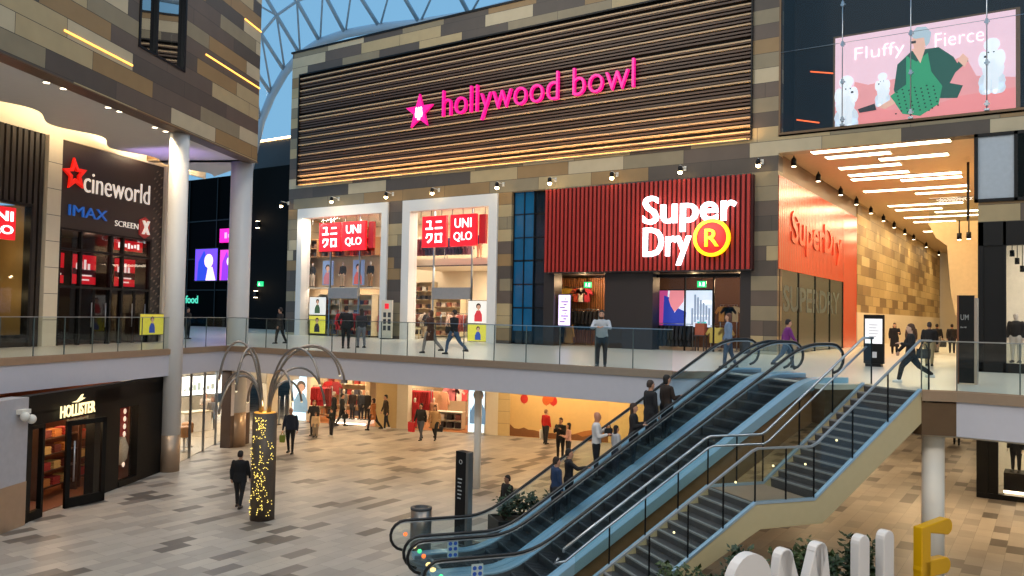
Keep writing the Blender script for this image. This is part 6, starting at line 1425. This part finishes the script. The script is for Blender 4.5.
P_('dark clothed person half hidden by the shrubs beside the escalator foot', (-12.85, 19.35, H0), 250, 1.52, top='#15130f', legs='#17171a', hair='#17120f', skin='#8a6450')
P_('person in dark trousers far back in the lower passage at the right', (-4.1, 46.5, H0), 90, 1.72, top='#2a2624', legs='#141418', step=.3)
P_('person in a pale top behind the glass of the corner shop', (-36.6, 26.8, H0), 330, 1.7, top='#b8a898', legs='#2e2a2a', style='bun', arms=('fore', 'fore'))
P_('person in a grey apron at the counter of the corner shop', (-35.2, 26.2, H0), 300, 1.66, top='#6a6460', legs='#3a3634', style='long', hair='#6a4428')
# ---- on the left escalator, all going up
def es(s, w):
    s -= .25; q = .55+round((s-.55)/.335)*.335; p = ES(q+.17, w, zst(q+.17)); return tuple(p)
UPW = math.degrees(math.atan2(.8, .6))
P_('person in a long dark coat near the top of the left escalator', es(6.25, .95), UPW, 1.72, slim=1.35, top='#17171c', legs='#17171b', coat=.5, hair='#3a2c24')
P_('person in a dark brown jacket beside the long dark coat on the left escalator', es(6.55, 1.2), UPW, 1.66, slim=1.35, top='#2a1d16', legs='#17171b', style='bob', hair='#17110e', arms=('down', 'fore'))
P_('person with long dark hair in a dark jacket halfway up the left escalator', es(5.5, 1.3), UPW-35, 1.6, slim=1.3, top='#1b1718', legs='#1c1b20', style='long', hair='#3c281e', arms=('fore', 'fore'))
P_('child with long dark hair in a pale top on the left escalator', es(5.3, 1.0), UPW, 1.22, top='#b8b4b4', legs='#2a2a34', style='long', hair='#1c130f', slim=1.05)
t, hd = P_('bald person in a white shirt standing on the left escalator', es(4.75, .55), UPW-25, 1.74, top='#d2ccca', legs='#17171c', style='bald', skin='#c08468', arms=('phone', 'fore'))
bag(hd[1]+Vector((0, 0, .05)), '#141416', 'black bag held by the person in the white shirt', .2, .2, .1, 40, .1, 'handbag')
P_('person in black reaching for the handrail low on the left escalator', es(3.9, 1.1), UPW-20, 1.55, slim=1.35, top='#121216', legs='#15151a', hair='#16110e', arms=('down', 'out'))
P_('person in a blue jacket lowest on the left escalator', es(3.6, 1.1), UPW, 1.58, slim=1.3, top='#1d3354', legs='#17171c', hair='#2a1c14')
# ---- mannequins
for pos, c, l, lab in MANN:
    P_(lab, tuple(pos), 270 if pos[0] < -3 else 250, 1.6, skin='#d8c8b8', top=c, legs=l, shoes='#4a4440', style='bald', name='mannequin', cat='mannequin')
# ---- grow each surface into one skin
for o, v, s in PENDING:
    r = o.modifiers.new('r', 'REMESH'); r.mode = 'VOXEL'; r.voxel_size = v; r.use_smooth_shade = True
    q = o.modifiers.new('s', 'SMOOTH'); q.iterations = s; q.factor = .5
bpy.context.view_layer.update()
dg = bpy.context.evaluated_depsgraph_get()
for o, v, s in PENDING:
    me = bpy.data.meshes.new_from_object(o.evaluated_get(dg)); old = o.data; mats = list(old.materials)
    if len(me.materials) == 0:
        for x in mats: me.materials.append(x)
    o.modifiers.clear(); me.name = old.name; o.data = me; bpy.data.meshes.remove(old)
for o, ex in EXTRA:
    off = OFF[o.parent.name]; bm = bmesh.new(); bm.from_mesh(o.data); n0 = len(o.data.materials)
    for x in ex.ms[1:]: o.data.materials.append(x)
    for vs in [0]:
        V_ = [bm.verts.new(p-off) for p in ex.v]
        for f_, mi in zip(ex.f, ex.mi):
            try:
                q = bm.faces.new([V_[i] for i in f_]); q.material_index = mi; q.smooth = True
            except ValueError: pass
    bm.to_mesh(o.data); bm.free()
# ================================================================== camera, sky, exposure
cam = bpy.data.cameras.new('camera'); co = bpy.data.objects.new('camera', cam); COL.objects.link(co); S.camera = co
cam.sensor_fit = 'HORIZONTAL'; cam.sensor_width = 36; cam.lens = 820.5/1024*36; cam.clip_end = 500
pi_, ro, ya = .0334857, .019, .585059
F_ = Vector((-math.sin(ya)*math.cos(pi_), math.cos(ya)*math.cos(pi_), math.sin(pi_))); r0 = Vector((math.cos(ya), math.sin(ya), 0)); u0 = r0.cross(F_)
r_ = r0*math.cos(ro)+u0*math.sin(ro); u_ = u0*math.cos(ro)-r0*math.sin(ro)
M = Matrix((r_, u_, -F_)).transposed().to_4x4(); M.translation = Vector((0, 0, 1.5)); co.matrix_world = M
wd = bpy.data.worlds.new('dusk'); S.world = wd; wd.use_nodes = True; bg = wd.node_tree.nodes['Background']
bg.inputs[0].default_value = (.23, .50, .77, 1); bg.inputs[1].default_value = .95
S.view_settings.view_transform = 'Standard'; S.view_settings.look = 'None'; S.view_settings.gamma = 1; S.view_settings.exposure = 0.0; S.view_settings.use_curve_mapping = False
S.cycles.max_bounces = 6; S.cycles.diffuse_bounces = 3; S.cycles.glossy_bounces = 3; S.cycles.transparent_max_bounces = 16; S.cycles.sample_clamp_indirect = 4; S.cycles.use_denoising = True

# unseen lamps added for warm fill, high above the hall and over the near gallery
for x, y in ((-22, 10), (-27, 16), (-20, 20), (-30, 22), (4, 12), (7, 20)):
    area((x, y, 21), 3.5, 850, (1, .86, .68), (x*.9-2, y+10, 5))
for x, y in ((-12, -5), (-4, -3), (3, -3), (9, -2)):
    area((x, y, 5.5), 1.6, 300, (1, .9, .78))
for x, y in ((-8, 0), (0, 1), (8, 3)):
    area((x, y, 14), 3, 650, (1, .9, .78), (x-4, y+16, -2))  # added out of view to fill the hall from the near side
